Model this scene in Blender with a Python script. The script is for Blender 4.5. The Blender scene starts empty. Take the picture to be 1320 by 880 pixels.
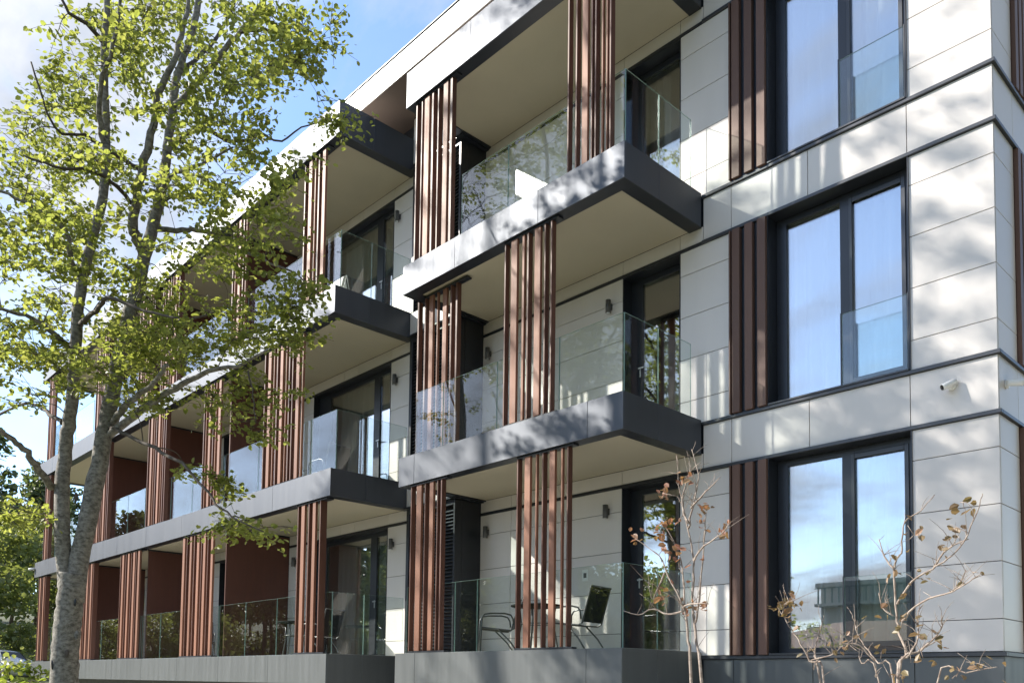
import bpy, math, random
import numpy as np
from mathutils import Vector, Matrix

SC = bpy.context.scene
COL = SC.collection
H = 1.6                      # eye height; positions below are given relative to the eye, +H makes z = 0 the lawn
rad = math.radians

# ------------------------------------------------------------------ camera
FPX, YAW, PITCH, CY, ROLL = 1098.503, rad(46.532), rad(3.307), 813.931, rad(0.73)
cd = bpy.data.cameras.new('camera'); cam = bpy.data.objects.new('camera', cd); COL.objects.link(cam)
cd.sensor_width = 36; cd.lens = FPX / 1320 * 36; cd.clip_start = 0.05; cd.clip_end = 3000
cd.shift_y = (CY - 440) / 1320
Rv = Vector((math.cos(YAW), math.sin(YAW), 0)); Fh = Vector((-math.sin(YAW), math.cos(YAW), 0)); Zv = Vector((0, 0, 1))
Fv = Fh * math.cos(PITCH) + Zv * math.sin(PITCH); Uv = Zv * math.cos(PITCH) - Fh * math.sin(PITCH)
R2 = Rv * math.cos(ROLL) + Uv * math.sin(ROLL); U2 = Uv * math.cos(ROLL) - Rv * math.sin(ROLL)
M = Matrix.Identity(4)
for i in range(3):
    M[i][0], M[i][1], M[i][2] = R2[i], U2[i], -Fv[i]
M[0][3], M[1][3], M[2][3] = 0, 0, H
cam.matrix_world = M
SC.camera = cam

def ray(px, py):
    """direction (depth 1) through a pixel of the 1320x880 photograph"""
    dx, dy = px - 660, py - CY
    return (Fv * FPX + R2 * dx - U2 * dy) / FPX
def at_depth(px, py, d):
    r = ray(px, py); return r * (d / r.dot(Fh))
def at_Y(px, py, Y):
    r = ray(px, py); return r * (Y / r.y)

# ------------------------------------------------------------------ light
SUNV = Vector((-1.355, -1.0, 1.06)).normalized()          # towards the sun
elev = math.asin(SUNV.z); azim = math.atan2(SUNV.x, SUNV.y)
sd = bpy.data.lights.new('sun', 'SUN'); sd.energy = 3.0; sd.angle = rad(0.8); sd.color = (1.0, 0.94, 0.84)
so = bpy.data.objects.new('sun', sd); COL.objects.link(so)
so.rotation_euler = (-SUNV).to_track_quat('-Z', 'Y').to_euler(); so.location = (-40, -30, 45)
wd = bpy.data.worlds.new('World'); SC.world = wd; wd.use_nodes = True
nt = wd.node_tree; nt.nodes.clear()
def N(t, typ, **kw):
    n = t.nodes.new(typ)
    for k, v in kw.items():
        if k.startswith('i_'):
            key = k[2:]; n.inputs[int(key) if key.isdigit() else key.replace('_', ' ')].default_value = v
        else: setattr(n, k, v)
    return n
def L(t, a, b): t.links.new(a, b)
sky = N(nt, 'ShaderNodeTexSky', sky_type='NISHITA', sun_disc=False, sun_elevation=elev, sun_rotation=azim,
        altitude=500, air_density=1.0, dust_density=0.6, ozone_density=3.5)
SKYS = 0.11
bg = N(nt, 'ShaderNodeBackground', i_Strength=SKYS); wo = N(nt, 'ShaderNodeOutputWorld')
tc = N(nt, 'ShaderNodeTexCoord'); sx = N(nt, 'ShaderNodeSeparateXYZ'); L(nt, tc.outputs['Generated'], sx.inputs[0])
zz = N(nt, 'ShaderNodeMath', operation='MAXIMUM', i_1=0.0); L(nt, sx.outputs['Z'], zz.inputs[0])
za = N(nt, 'ShaderNodeMath', operation='ADD', i_1=0.32); L(nt, zz.outputs[0], za.inputs[0])
dv = []
for k in 'XY':
    q = N(nt, 'ShaderNodeMath', operation='DIVIDE'); L(nt, sx.outputs[k], q.inputs[0]); L(nt, za.outputs[0], q.inputs[1]); dv.append(q)
cx = N(nt, 'ShaderNodeCombineXYZ', i_Z=1.7); L(nt, dv[0].outputs[0], cx.inputs[0]); L(nt, dv[1].outputs[0], cx.inputs[1])
mp = N(nt, 'ShaderNodeMapping'); L(nt, cx.outputs[0], mp.inputs[0]); mp.inputs['Location'].default_value = (9.0, 9.0, 0)
mp.inputs['Scale'].default_value = (1.0, 1.5, 1)
n1 = N(nt, 'ShaderNodeTexNoise', i_Scale=1.35, i_Detail=9.0, i_Roughness=0.58, i_Distortion=0.35); L(nt, mp.outputs[0], n1.inputs['Vector'])
n2 = N(nt, 'ShaderNodeTexNoise', i_Scale=4.2, i_Detail=6.0, i_Roughness=0.6); L(nt, mp.outputs[0], n2.inputs['Vector'])
cr = N(nt, 'ShaderNodeValToRGB'); L(nt, n1.outputs['Fac'], cr.inputs[0])
cr.color_ramp.elements[0].position = 0.43; cr.color_ramp.elements[0].color = (0.08, 0.08, 0.08, 1)
cr.color_ramp.elements[1].position = 0.60; cr.color_ramp.elements[1].color = (0.96, 0.96, 0.96, 1)
c2 = N(nt, 'ShaderNodeValToRGB'); L(nt, n2.outputs['Fac'], c2.inputs[0])
c2.color_ramp.elements[0].position = 0.3; c2.color_ramp.elements[0].color = (1.55, 1.7, 2.0, 1)
c2.color_ramp.elements[1].position = 0.7; c2.color_ramp.elements[1].color = (2.95, 3.0, 3.1, 1)
mxs = N(nt, 'ShaderNodeMix', data_type='RGBA'); L(nt, cr.outputs[0], mxs.inputs['Factor'])
L(nt, sky.outputs[0], mxs.inputs[6]); L(nt, c2.outputs[0], mxs.inputs[7])
L(nt, mxs.outputs[2], bg.inputs['Color']); L(nt, bg.outputs[0], wo.inputs[0])
SC.view_settings.view_transform = 'Standard'; SC.view_settings.look = 'None'
SC.view_settings.exposure = 1.8; SC.view_settings.gamma = 1.0
SC.render.engine = 'CYCLES'
SC.cycles.max_bounces = 10; SC.cycles.transparent_max_bounces = 28; SC.cycles.glossy_bounces = 5; SC.cycles.transmission_bounces = 6
SC.cycles.use_denoising = True

# ------------------------------------------------------------------ materials
def mat(name, color, rough=0.5, metal=0.0, spec=0.5, var=0.0, noise=0.0, nscale=6.0, bump=0.0, bscale=60.0, stretch=(1, 1, 1), coat=0.0):
    m = bpy.data.materials.new(name); m.use_nodes = True; t = m.node_tree
    b = t.nodes['Principled BSDF']; b.inputs['Roughness'].default_value = rough; b.inputs['Metallic'].default_value = metal
    b.inputs['Specular IOR Level'].default_value = spec; b.inputs['Coat Weight'].default_value = coat; b.inputs['Coat Roughness'].default_value = 0.12
    b.inputs['Base Color'].default_value = (*color, 1)
    if var or noise or bump:
        co = N(t, 'ShaderNodeTexCoord'); oi = N(t, 'ShaderNodeObjectInfo')
        ge = N(t, 'ShaderNodeNewGeometry')
        mpn = N(t, 'ShaderNodeMapping'); L(t, ge.outputs['Position'], mpn.inputs[0]); mpn.inputs['Scale'].default_value = stretch
        val = None
        if noise:
            nz = N(t, 'ShaderNodeTexNoise', i_Scale=nscale, i_Detail=6.0, i_Roughness=0.6); L(t, mpn.outputs[0], nz.inputs['Vector'])
            a = N(t, 'ShaderNodeMapRange'); L(t, nz.outputs['Fac'], a.inputs[0]); a.inputs[1].default_value = .25; a.inputs[2].default_value = .75
            a.inputs[3].default_value = 1 - noise; a.inputs[4].default_value = 1 + noise; val = a.outputs[0]
            rr = N(t, 'ShaderNodeMapRange'); L(t, nz.outputs['Fac'], rr.inputs[0]); rr.inputs[1].default_value = .2; rr.inputs[2].default_value = .8
            rr.inputs[3].default_value = max(0, rough - .08); rr.inputs[4].default_value = min(1, rough + .08); L(t, rr.outputs[0], b.inputs['Roughness'])
        if var:
            a2 = N(t, 'ShaderNodeMapRange'); L(t, oi.outputs['Random'], a2.inputs[0]); a2.inputs[3].default_value = 1 - var; a2.inputs[4].default_value = 1 + var
            if val is not None:
                mm = N(t, 'ShaderNodeMath', operation='MULTIPLY'); L(t, val, mm.inputs[0]); L(t, a2.outputs[0], mm.inputs[1]); val = mm.outputs[0]
            else: val = a2.outputs[0]
        if val is not None:
            vm = N(t, 'ShaderNodeVectorMath', operation='SCALE'); vm.inputs[0].default_value = color; L(t, val, vm.inputs['Scale']); L(t, vm.outputs[0], b.inputs['Base Color'])
        if bump:
            nb = N(t, 'ShaderNodeTexNoise', i_Scale=bscale, i_Detail=5.0); L(t, mpn.outputs[0], nb.inputs['Vector'])
            bu = N(t, 'ShaderNodeBump', i_Strength=bump, i_Distance=0.01); L(t, nb.outputs['Fac'], bu.inputs['Height']); L(t, bu.outputs[0], b.inputs['Normal'])
    return m

def glass_mat(name, ior, tint, base=0.0, wav=0.0):
    m = bpy.data.materials.new(name); m.use_nodes = True; t = m.node_tree; t.nodes.clear()
    out = N(t, 'ShaderNodeOutputMaterial'); mx = N(t, 'ShaderNodeMixShader'); tr = N(t, 'ShaderNodeBsdfTransparent'); gl = N(t, 'ShaderNodeBsdfGlossy')
    tr.inputs['Color'].default_value = (*tint, 1); gl.inputs['Roughness'].default_value = 0.0; gl.inputs['Color'].default_value = (.97, .98, 1, 1)
    r0 = ((ior - 1) / (ior + 1)) ** 2
    lw = N(t, 'ShaderNodeLayerWeight', i_Blend=0.5); fr = N(t, 'ShaderNodeMath', operation='POWER', i_1=5.0); L(t, lw.outputs['Facing'], fr.inputs[0])   # Schlick, the same from both sides
    if wav:
        ge = N(t, 'ShaderNodeNewGeometry'); nz = N(t, 'ShaderNodeTexNoise', i_Scale=0.9, i_Detail=1.0); L(t, ge.outputs['Position'], nz.inputs['Vector'])
        bu = N(t, 'ShaderNodeBump', i_Strength=wav, i_Distance=0.02); L(t, nz.outputs['Fac'], bu.inputs['Height']); L(t, bu.outputs[0], gl.inputs['Normal'])
    mr = N(t, 'ShaderNodeMapRange'); L(t, fr.outputs[0], mr.inputs[0]); mr.inputs[3].default_value = base + r0; mr.inputs[4].default_value = 1.0
    L(t, mr.outputs[0], mx.inputs[0]); L(t, tr.outputs[0], mx.inputs[1]); L(t, gl.outputs[0], mx.inputs[2]); L(t, mx.outputs[0], out.inputs[0])
    return m

def leaf_mat(name, c1, c2, c3, trans=0.45, rough=0.45):
    m = bpy.data.materials.new(name); m.use_nodes = True; t = m.node_tree; t.nodes.clear()
    out = N(t, 'ShaderNodeOutputMaterial'); ge = N(t, 'ShaderNodeNewGeometry'); oi = N(t, 'ShaderNodeObjectInfo')
    ad = N(t, 'ShaderNodeMath', operation='ADD'); L(t, ge.outputs['Random Per Island'], ad.inputs[0]); L(t, oi.outputs['Random'], ad.inputs[1])
    fm = N(t, 'ShaderNodeMath', operation='FRACT'); L(t, ad.outputs[0], fm.inputs[0])
    rp = N(t, 'ShaderNodeValToRGB'); L(t, fm.outputs[0], rp.inputs[0])
    rp.color_ramp.elements[0].color = (*c1, 1); rp.color_ramp.elements[1].color = (*c3, 1); e = rp.color_ramp.elements.new(0.5); e.color = (*c2, 1)
    di = N(t, 'ShaderNodeBsdfPrincipled', i_Roughness=rough); L(t, rp.outputs[0], di.inputs['Base Color']); di.inputs['Specular IOR Level'].default_value = 0.35
    tl = N(t, 'ShaderNodeBsdfTranslucent'); 
    sc = N(t, 'ShaderNodeMix', data_type='RGBA', blend_type='MULTIPLY'); sc.inputs['Factor'].default_value = 1; L(t, rp.outputs[0], sc.inputs[6]); sc.inputs[7].default_value = (2.6, 2.5, 1.4, 1)
    L(t, sc.outputs[2], tl.inputs[0])
    mx = N(t, 'ShaderNodeMixShader'); mx.inputs[0].default_value = trans; L(t, di.outputs[0], mx.inputs[1]); L(t, tl.outputs[0], mx.inputs[2]); L(t, mx.outputs[0], out.inputs[0])
    return m

def bark_mat(name, dark, light, scale=5.0):
    m = bpy.data.materials.new(name); m.use_nodes = True; t = m.node_tree; b = t.nodes['Principled BSDF']; b.inputs['Roughness'].default_value = .85
    ge = N(t, 'ShaderNodeNewGeometry'); mp_ = N(t, 'ShaderNodeMapping'); L(t, ge.outputs['Position'], mp_.inputs[0]); mp_.inputs['Scale'].default_value = (1, 1, 1.6)
    a = N(t, 'ShaderNodeTexNoise', i_Scale=scale, i_Detail=7.0, i_Roughness=.65); L(t, mp_.outputs[0], a.inputs['Vector'])
    v = N(t, 'ShaderNodeTexNoise', i_Scale=scale * 5, i_Detail=5.0); mp2 = N(t, 'ShaderNodeMapping'); L(t, ge.outputs['Position'], mp2.inputs[0]); mp2.inputs['Scale'].default_value = (1, 1, .35); L(t, mp2.outputs[0], v.inputs['Vector'])
    r = N(t, 'ShaderNodeValToRGB'); L(t, a.outputs['Fac'], r.inputs[0]); r.color_ramp.elements[0].position = .36; r.color_ramp.elements[1].position = .62
    r.color_ramp.elements[0].color = (*dark, 1); r.color_ramp.elements[1].color = (*light, 1); L(t, r.outputs[0], b.inputs['Base Color'])
    am = N(t, 'ShaderNodeMath', operation='ADD'); L(t, a.outputs['Fac'], am.inputs[0]); L(t, v.outputs['Fac'], am.inputs[1])
    bu = N(t, 'ShaderNodeBump', i_Strength=.5, i_Distance=.012); L(t, am.outputs[0], bu.inputs['Height']); L(t, bu.outputs[0], b.inputs['Normal'])
    return m

MT = dict(
    panel=mat('light_cladding', (.64, .603, .575), .38, var=.035, noise=.035, nscale=2.2, stretch=(1, 1, .22), bump=.03, bscale=4),
    metal=mat('anthracite_panel', (.092, .100, .116), .54, .75, var=.04, noise=.11, nscale=8, stretch=(1, 1, .07), bump=.02, bscale=3),
    base=mat('grey_base_panel', (.105, .114, .117), .45, .2, var=.04, noise=.10, nscale=8, stretch=(1, 1, .07)),
    dark=mat('anthracite_frame', (.018, .021, .028), .35, 0, noise=.1, nscale=8),
    trim=mat('metal_trim', (.06, .063, .07), .4, .4),
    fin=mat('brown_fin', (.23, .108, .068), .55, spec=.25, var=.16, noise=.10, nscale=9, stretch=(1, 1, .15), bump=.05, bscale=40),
    finedge=mat('brown_fin_shaded', (.11, .048, .033), .5, spec=.3, var=.16, noise=.10, nscale=9, stretch=(1, 1, .15)),  # edge-on boards: the shade of their sides is put into a darker brown
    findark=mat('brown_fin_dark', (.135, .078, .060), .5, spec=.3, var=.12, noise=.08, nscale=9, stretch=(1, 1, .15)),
    part=mat('brown_partition', (.10, .037, .026), .5, var=.06, noise=.12, nscale=14, stretch=(1, 1, .12)),
    soffit=mat('cream_render', (.44, .395, .295), .8, noise=.04, nscale=2, bump=.08, bscale=90),
    brownsoffit=mat('brown_soffit', (.16, .12, .10), .7, noise=.05),
    deck=mat('deck_tile', (.60, .58, .54), .6, noise=.08),
    room=mat('room_plaster', (.55, .52, .47), .8, noise=.03), floorw=mat('room_floor', (.22, .15, .10), .5, noise=.15, stretch=(.2, 1, 1)),
    guard=glass_mat('balustrade_glass', 1.55, (.93, .965, .95), .0), pane=glass_mat('window_glass', 1.9, (.86, .90, .91), .18, wav=.04),
    edge=mat('glass_edge', (.20, .30, .27), .2), steel=mat('brushed_steel', (.5, .5, .5), .3, .9),
    curtain=None, lampgrey=mat('lamp_grey', (.10, .10, .10), .45, .3), white=mat('white_plastic', (.78, .78, .76), .35), black=mat('black_plastic', (.012, .012, .014), .3),
    sling=mat('charcoal_mesh', (.016, .018, .021), .8, spec=.12, noise=.15, nscale=90), tube=mat('chair_tube', (.11, .11, .115), .35, .6),
    bark=bark_mat('tree_bark', (.085, .075, .062), (.27, .25, .215), 16.0), twig=mat('twig_bark', (.075, .060, .047), .85, noise=.3, nscale=12),
    paletwig=bark_mat('sapling_bark', (.17, .125, .10), (.36, .30, .255), 14.0),
    pinebark=mat('pine_bark', (.13, .095, .07), .9, noise=.4, nscale=5),
    leaf=leaf_mat('leaf_green', (.12, .142, .042), (.15, .175, .055), (.185, .20, .08), .58),
    redleaf=leaf_mat('leaf_red', (.23, .105, .075), (.25, .135, .095), (.19, .125, .07), .22),
    oliveleaf=leaf_mat('leaf_olive', (.18, .118, .07), (.145, .115, .06), (.23, .14, .095), .22),
    pineleaf=leaf_mat('pine_needles', (.050, .072, .032), (.065, .088, .038), (.088, .105, .046), .3),
    wood1=leaf_mat('woodland_leaf', (.10, .122, .044), (.125, .148, .055), (.155, .17, .075), .45),
    shrub=leaf_mat('shrub_leaf', (.16, .20, .040), (.12, .165, .030), (.20, .22, .06), .5),
    paint=mat('silver_paint', (.55, .56, .58), .3, .3, coat=.8), carglass=glass_mat('car_glass', 1.6, (.25, .28, .28), .04), tyre=mat('tyre_rubber', (.02, .02, .02), .8),
    red=mat('red_lens', (.4, .02, .02), .2), lens=mat('clear_lens', (.6, .62, .64), .12), rooft=mat('brown_roof_tile', (.16, .085, .06), .8, noise=.2), renderw=mat('pale_render', (.50, .47, .40), .85, noise=.05),
    greenp=mat('green_balcony', (.10, .17, .13), .6),
)
def curtain_mat(name, col, tr):
    m = bpy.data.materials.new(name); m.use_nodes = True; t = m.node_tree; t.nodes.clear(); out = N(t, 'ShaderNodeOutputMaterial')
    d = N(t, 'ShaderNodeBsdfDiffuse'); d.inputs[0].default_value = (*col, 1); l = N(t, 'ShaderNodeBsdfTranslucent'); l.inputs[0].default_value = (*col, 1); p = N(t, 'ShaderNodeBsdfTransparent')
    a = N(t, 'ShaderNodeMixShader', i_0=.4); L(t, d.outputs[0], a.inputs[1]); L(t, l.outputs[0], a.inputs[2])
    b = N(t, 'ShaderNodeMixShader', i_0=tr); L(t, a.outputs[0], b.inputs[1]); L(t, p.outputs[0], b.inputs[2]); L(t, b.outputs[0], out.inputs[0]); return m
MT['curtain'] = curtain_mat('sheer_curtain', (.78, .78, .76), .12); MT['drape'] = curtain_mat('grey_drape', (.58, .56, .50), .0)

# ------------------------------------------------------------------ mesh helpers
WP = {}                                                     # world position (eye-relative) of every object that parents others
def empty(name, loc, label=None, cat=None, group=None, rz=0.0, kind=None):
    o = bpy.data.objects.new(name, None); COL.objects.link(o); o.empty_display_size = .2
    o.location = (loc[0], loc[1], loc[2] + H); o.rotation_euler = (0, 0, rz); WP[o] = Vector(loc)
    tag(o, label, cat, group, kind); return o
def tag(o, label=None, cat=None, group=None, kind=None):
    for k, v in (('label', label), ('category', cat), ('group', group), ('kind', kind)):
        if v: o[k] = v
    return o
def place(o, c, parent, local=False):
    COL.objects.link(o)
    if parent is not None:
        o.parent = parent
        o.location = c if local else Vector(c) - WP[parent]
    else: o.location = (c[0], c[1], c[2] + H)
    WP[o] = Vector(c); return o
def box_geo(sx_, sy_, sz_, ch):
    a, b, c = sx_ / 2, sy_ / 2, sz_ / 2
    ch = min(ch, a * .45, b * .45, c * .45)
    if ch <= 0:
        v = [(x, y, z) for x in (-a, a) for y in (-b, b) for z in (-c, c)]
        f = [(0, 1, 3, 2), (4, 6, 7, 5), (0, 4, 5, 1), (2, 3, 7, 6), (0, 2, 6, 4), (1, 5, 7, 3)]
        return v, f
    v = []; idx = {}
    for sxx in (-1, 1):
        for syy in (-1, 1):
            for szz in (-1, 1):
                for ax in range(3):
                    p = [sxx * a, syy * b, szz * c]; s = (sxx, syy, szz)
                    for k in range(3):
                        if k != ax: p[k] -= s[k] * ch
                    idx[(s, ax)] = len(v); v.append(tuple(p))
    f = []
    for ax in range(3):
        u, w = [k for k in range(3) if k != ax]
        for s in (-1, 1):
            q = []
            for su, sw in ((-1, -1), (1, -1), (1, 1), (-1, 1)):
                t = [0, 0, 0]; t[ax] = s; t[u] = su; t[w] = sw; q.append(idx[(tuple(t), ax)])
            if (s > 0) == (ax == 1): q.reverse()
            f.append(tuple(q))
    for ax in range(3):                                     # edges along ax
        u, w = [k for k in range(3) if k != ax]
        for su in (-1, 1):
            for sw in (-1, 1):
                t0 = [0, 0, 0]; t1 = [0, 0, 0]; t0[ax] = -1; t1[ax] = 1
                for t in (t0, t1): t[u] = su; t[w] = sw
                q = [idx[(tuple(t0), u)], idx[(tuple(t1), u)], idx[(tuple(t1), w)], idx[(tuple(t0), w)]]
                if (su * sw > 0) != (ax == 1): q.reverse()
                f.append(tuple(q))
    for sxx in (-1, 1):
        for syy in (-1, 1):
            for szz in (-1, 1):
                s = (sxx, syy, szz); q = [idx[(s, 0)], idx[(s, 1)], idx[(s, 2)]]
                if sxx * syy * szz < 0: q.reverse()
                f.append(tuple(q))
    return v, f
MC = {}
def bx(name, parent, x0, x1, y0, y1, z0, z1, m, ch=0.004, edge=None):
    """one chamfered box as an object; alike boxes share their mesh"""
    d = (round(abs(x1 - x0), 4), round(abs(y1 - y0), 4), round(abs(z1 - z0), 4))
    key = (d, ch, m, edge)
    me = MC.get(key)
    if me is None:
        v, f = box_geo(*d, ch); me = bpy.data.meshes.new(name); me.from_pydata(v, [], f); me.materials.append(MT[m])
        if edge:
            me.materials.append(MT[edge]); ax = d.index(min(d))
            for p in me.polygons: p.material_index = 0 if abs(p.normal[ax]) > .9 else 1
        MC[key] = me
    o = bpy.data.objects.new(name, me)
    return place(o, ((x0 + x1) / 2, (y0 + y1) / 2, (z0 + z1) / 2), parent)

class MB:
    def __init__(s): s.v = []; s.f = []; s.mi = []; s.smooth = []
    def add(s, v, f, mi=0, sm=False):
        o = len(s.v); s.v += [tuple(p) for p in v]
        for q in f: s.f.append(tuple(i + o for i in q)); s.mi.append(mi); s.smooth.append(sm)
    def box(s, x0, x1, y0, y1, z0, z1, mi=0, ch=0.0, rot=None):
        v, f = box_geo(x1 - x0, y1 - y0, z1 - z0, ch); c = Vector(((x0 + x1) / 2, (y0 + y1) / 2, (z0 + z1) / 2))
        if rot: v = [rot @ Vector(p) for p in v]
        s.add([Vector(p) + c for p in v], f, mi); return s
    def tube(s, pts, rr, n=8, mi=0, cap=True, jit=0.0, rnd=None):
        pts = [Vector(p) for p in pts]; k = len(pts); v = []; prev = None
        for i, p in enumerate(pts):
            t = (pts[min(i + 1, k - 1)] - pts[max(i - 1, 0)]); t = t.normalized() if t.length > 1e-9 else Vector((0, 0, 1))
            if prev is None:
                a = t.cross(Vector((0, 0, 1)));
                if a.length < .05: a = t.cross(Vector((1, 0, 0)))
            else: a = prev - t * prev.dot(t)
            a.normalize(); prev = a; b = t.cross(a)
            r = rr[i] if isinstance(rr, (list, tuple)) else rr
            for j in range(n):
                w = 2 * math.pi * j / n; q = r * (1 + (rnd.uniform(-jit, jit) if jit else 0)); v.append(p + (a * math.cos(w) + b * math.sin(w)) * q)
        f = [(i * n + j, i * n + (j + 1) % n, (i + 1) * n + (j + 1) % n, (i + 1) * n + j) for i in range(k - 1) for j in range(n)]
        if cap: f += [tuple(range(n - 1, -1, -1)), tuple(range((k - 1) * n, k * n))]
        s.add(v, f, mi, True); return s
    def build(s, name, mats, parent=None, origin=None, local=False):
        c = Vector(origin) if origin is not None else Vector((0, 0, 0))
        if origin is None and s.v:
            a = np.array(s.v); c = Vector(((a.min(0) + a.max(0)) / 2).tolist())
        if local: c = Vector((0, 0, 0))
        me = bpy.data.meshes.new(name); me.from_pydata([Vector(p) - c for p in s.v], [], s.f)
        for m in (mats if isinstance(mats, (list, tuple)) else [mats]): me.materials.append(MT[m])
        me.polygons.foreach_set('material_index', s.mi); me.polygons.foreach_set('use_smooth', s.smooth); me.update()
        return place(bpy.data.objects.new(name, me), c, parent, local)

def fast_mesh(name, V, F, m):
    """V (n,3) float array, F (k,4) quads"""
    me = bpy.data.meshes.new(name); me.vertices.add(len(V)); me.vertices.foreach_set('co', V.astype(np.float32).ravel())
    me.loops.add(F.size); me.loops.foreach_set('vertex_index', F.astype(np.int32).ravel()); me.polygons.add(len(F))
    me.polygons.foreach_set('loop_start', np.arange(0, F.size, F.shape[1], dtype=np.int32))
    me.update(calc_edges=True); me.materials.append(MT[m]); return me

exec_rnd = random.Random(7)

# ------------------------------------------------------------------ the apartment building
YW, YB, Y2, XB, XL, X2, XC, X2L, YW2 = 9.783, 8.068, 7.602, -6.573, -11.239, -12.564, -2.897, -30.4, 9.32
TOP = [.422, 3.596, 6.796, 10.117]; BOT = [-.08, 3.122, 6.318, 9.513]
FLT = [.347, 3.547, 6.748, 9.95]; LOW = [-.30, 2.905, 6.10, 9.30]      # floor trim / trim under each band
JO = [.37, .975, 1.58, 2.185]                                            # cladding joints above a floor trim
G = .004
bld = empty('apartment_building', (-9, YW, -1.6), 'three-storey apartment block with dark balcony slabs, brown timber-look fins and pale cladding', 'apartment building')

# --- walls: backing, with the cladding panels fixed on it
def wall_backing():
    b = MB()
    for k in range(3):
        z0, z1 = FLT[k] - .02, LOW[k + 1] + .01
        for xa, xb in ((-11.3, -7.985), (-6.945, -5.57), (-3.795, XC - .02)):
            b.box(xa, xb, YW + .022, YW + .3, z0, z1)
        b.box(-11.3, XC - .02, YW + .022, YW + .3, LOW[k + 1] + .01, FLT[k + 1] - .02)
    b.box(XB - 4.6, XC - .02, YW + .03, YW + .3, -1.7, FLT[0] - .02)
    b.box(-11.3, XC - .02, YW + .022, YW + .3, FLT[3] - .02, 10.5)
    b.box(XC - .3, XC - .022, YW + .3, 20, -1.7, 10.5)
    return b.build('wall', 'dark', bld)
wall = wall_backing()
def panels(parent, xs, zs, y, m='panel', name='cladding_panel'):
    for i in range(len(xs) - 1):
        for j in range(len(zs) - 1):
            bx(name, parent, xs[i] + G, xs[i + 1] - G, y, y + .018, zs[j] + G, zs[j + 1] - G, m, .002)
for k in range(3):
    f, lo = FLT[k], LOW[k + 1]
    zs = [f + .028] + [f + j for j in JO] + [lo - .022]
    panels(wall, [-6.945, -6.135], zs, YW); panels(wall, [-3.795, XC], zs, YW)
    panels(wall, [-11.16, -10.38, -7.985], zs, YW)
    panels(wall, [XB + .01, -6.12, -5.02, -3.805, XC], [lo + .026, FLT[k + 1] - .022], YW)
    panels(wall, [-11.16, -10.38, -7.985, -6.95, XB + .008], [lo + .026, BOT[k + 1] + .018], YW)
# base of the wall right of the balconies, and the return wall round the corner
panels(wall, [XB + .01, -6.1, -5.0, -3.8, XC], [-1.3, FLT[0] - .022], YW, 'base', 'base_panel')
for k in range(4):
    if k < 3:
        f, lo = FLT[k], LOW[k + 1]; zs = [f + .028] + [f + j for j in JO] + [lo - .022]
        for ya, yb in ((YW + .022, 10.44), (11.05, 12.6), (12.6, 14.2)):
            for j in range(len(zs) - 1): bx('cladding_panel', wall, XC - .02, XC - .001, ya + G, yb - G, zs[j] + G, zs[j + 1] - G, 'panel', .002)
        for ya, yb in ((YW + .022, 10.44), (10.44, 12.0), (12.0, 14.2)): bx('cladding_panel', wall, XC - .02, XC - .001, ya + G, yb - G, lo + .026, FLT[k + 1] - .022, 'panel', .002)
for ya, yb in ((YW + .022, 10.44), (10.44, 12.0), (12.0, 14.2)): bx('base_panel', wall, XC - .02, XC - .001, ya + G, yb - G, -1.3, FLT[0] - .022, 'base', .002)
for z in FLT + LOW[1:]:
    bx('trim', wall, XB + .002, XC + .032, YW - .032, YW + .02, z - .022, z + .022, 'trim', .004)
    bx('trim', wall, XC - .021, XC + .032, YW + .0205, 14.2, z - .022, z + .022, 'trim', .004)
for z in LOW[1:]: bx('trim', wall, -11.16, XB - .002, YW - .012, YW + .02, z - .022, z + .022, 'dark', .003)

# --- brown fin cladding beside the tall windows and round the corner
for k in range(3):
    z0, z1 = FLT[k] + .024, LOW[k + 1] - .024
    fc = bx('fin_cladding', bld, -6.131, -5.572, YW + .004, YW + .021, z0, z1, 'dark', 0)
    for i, (xa, w) in enumerate(((-6.122, .022), (-6.075, .115), (-5.885, .115), (-5.70, .12))):
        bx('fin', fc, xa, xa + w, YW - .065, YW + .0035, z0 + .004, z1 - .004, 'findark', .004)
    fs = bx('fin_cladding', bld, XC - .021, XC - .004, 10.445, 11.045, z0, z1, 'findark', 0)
    for i in range(4): bx('fin', fs, XC - .0035, XC + .045, 10.46 + i * .15, 10.56 + i * .15, z0 + .004, z1 - .004, 'findark', .004)

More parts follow.
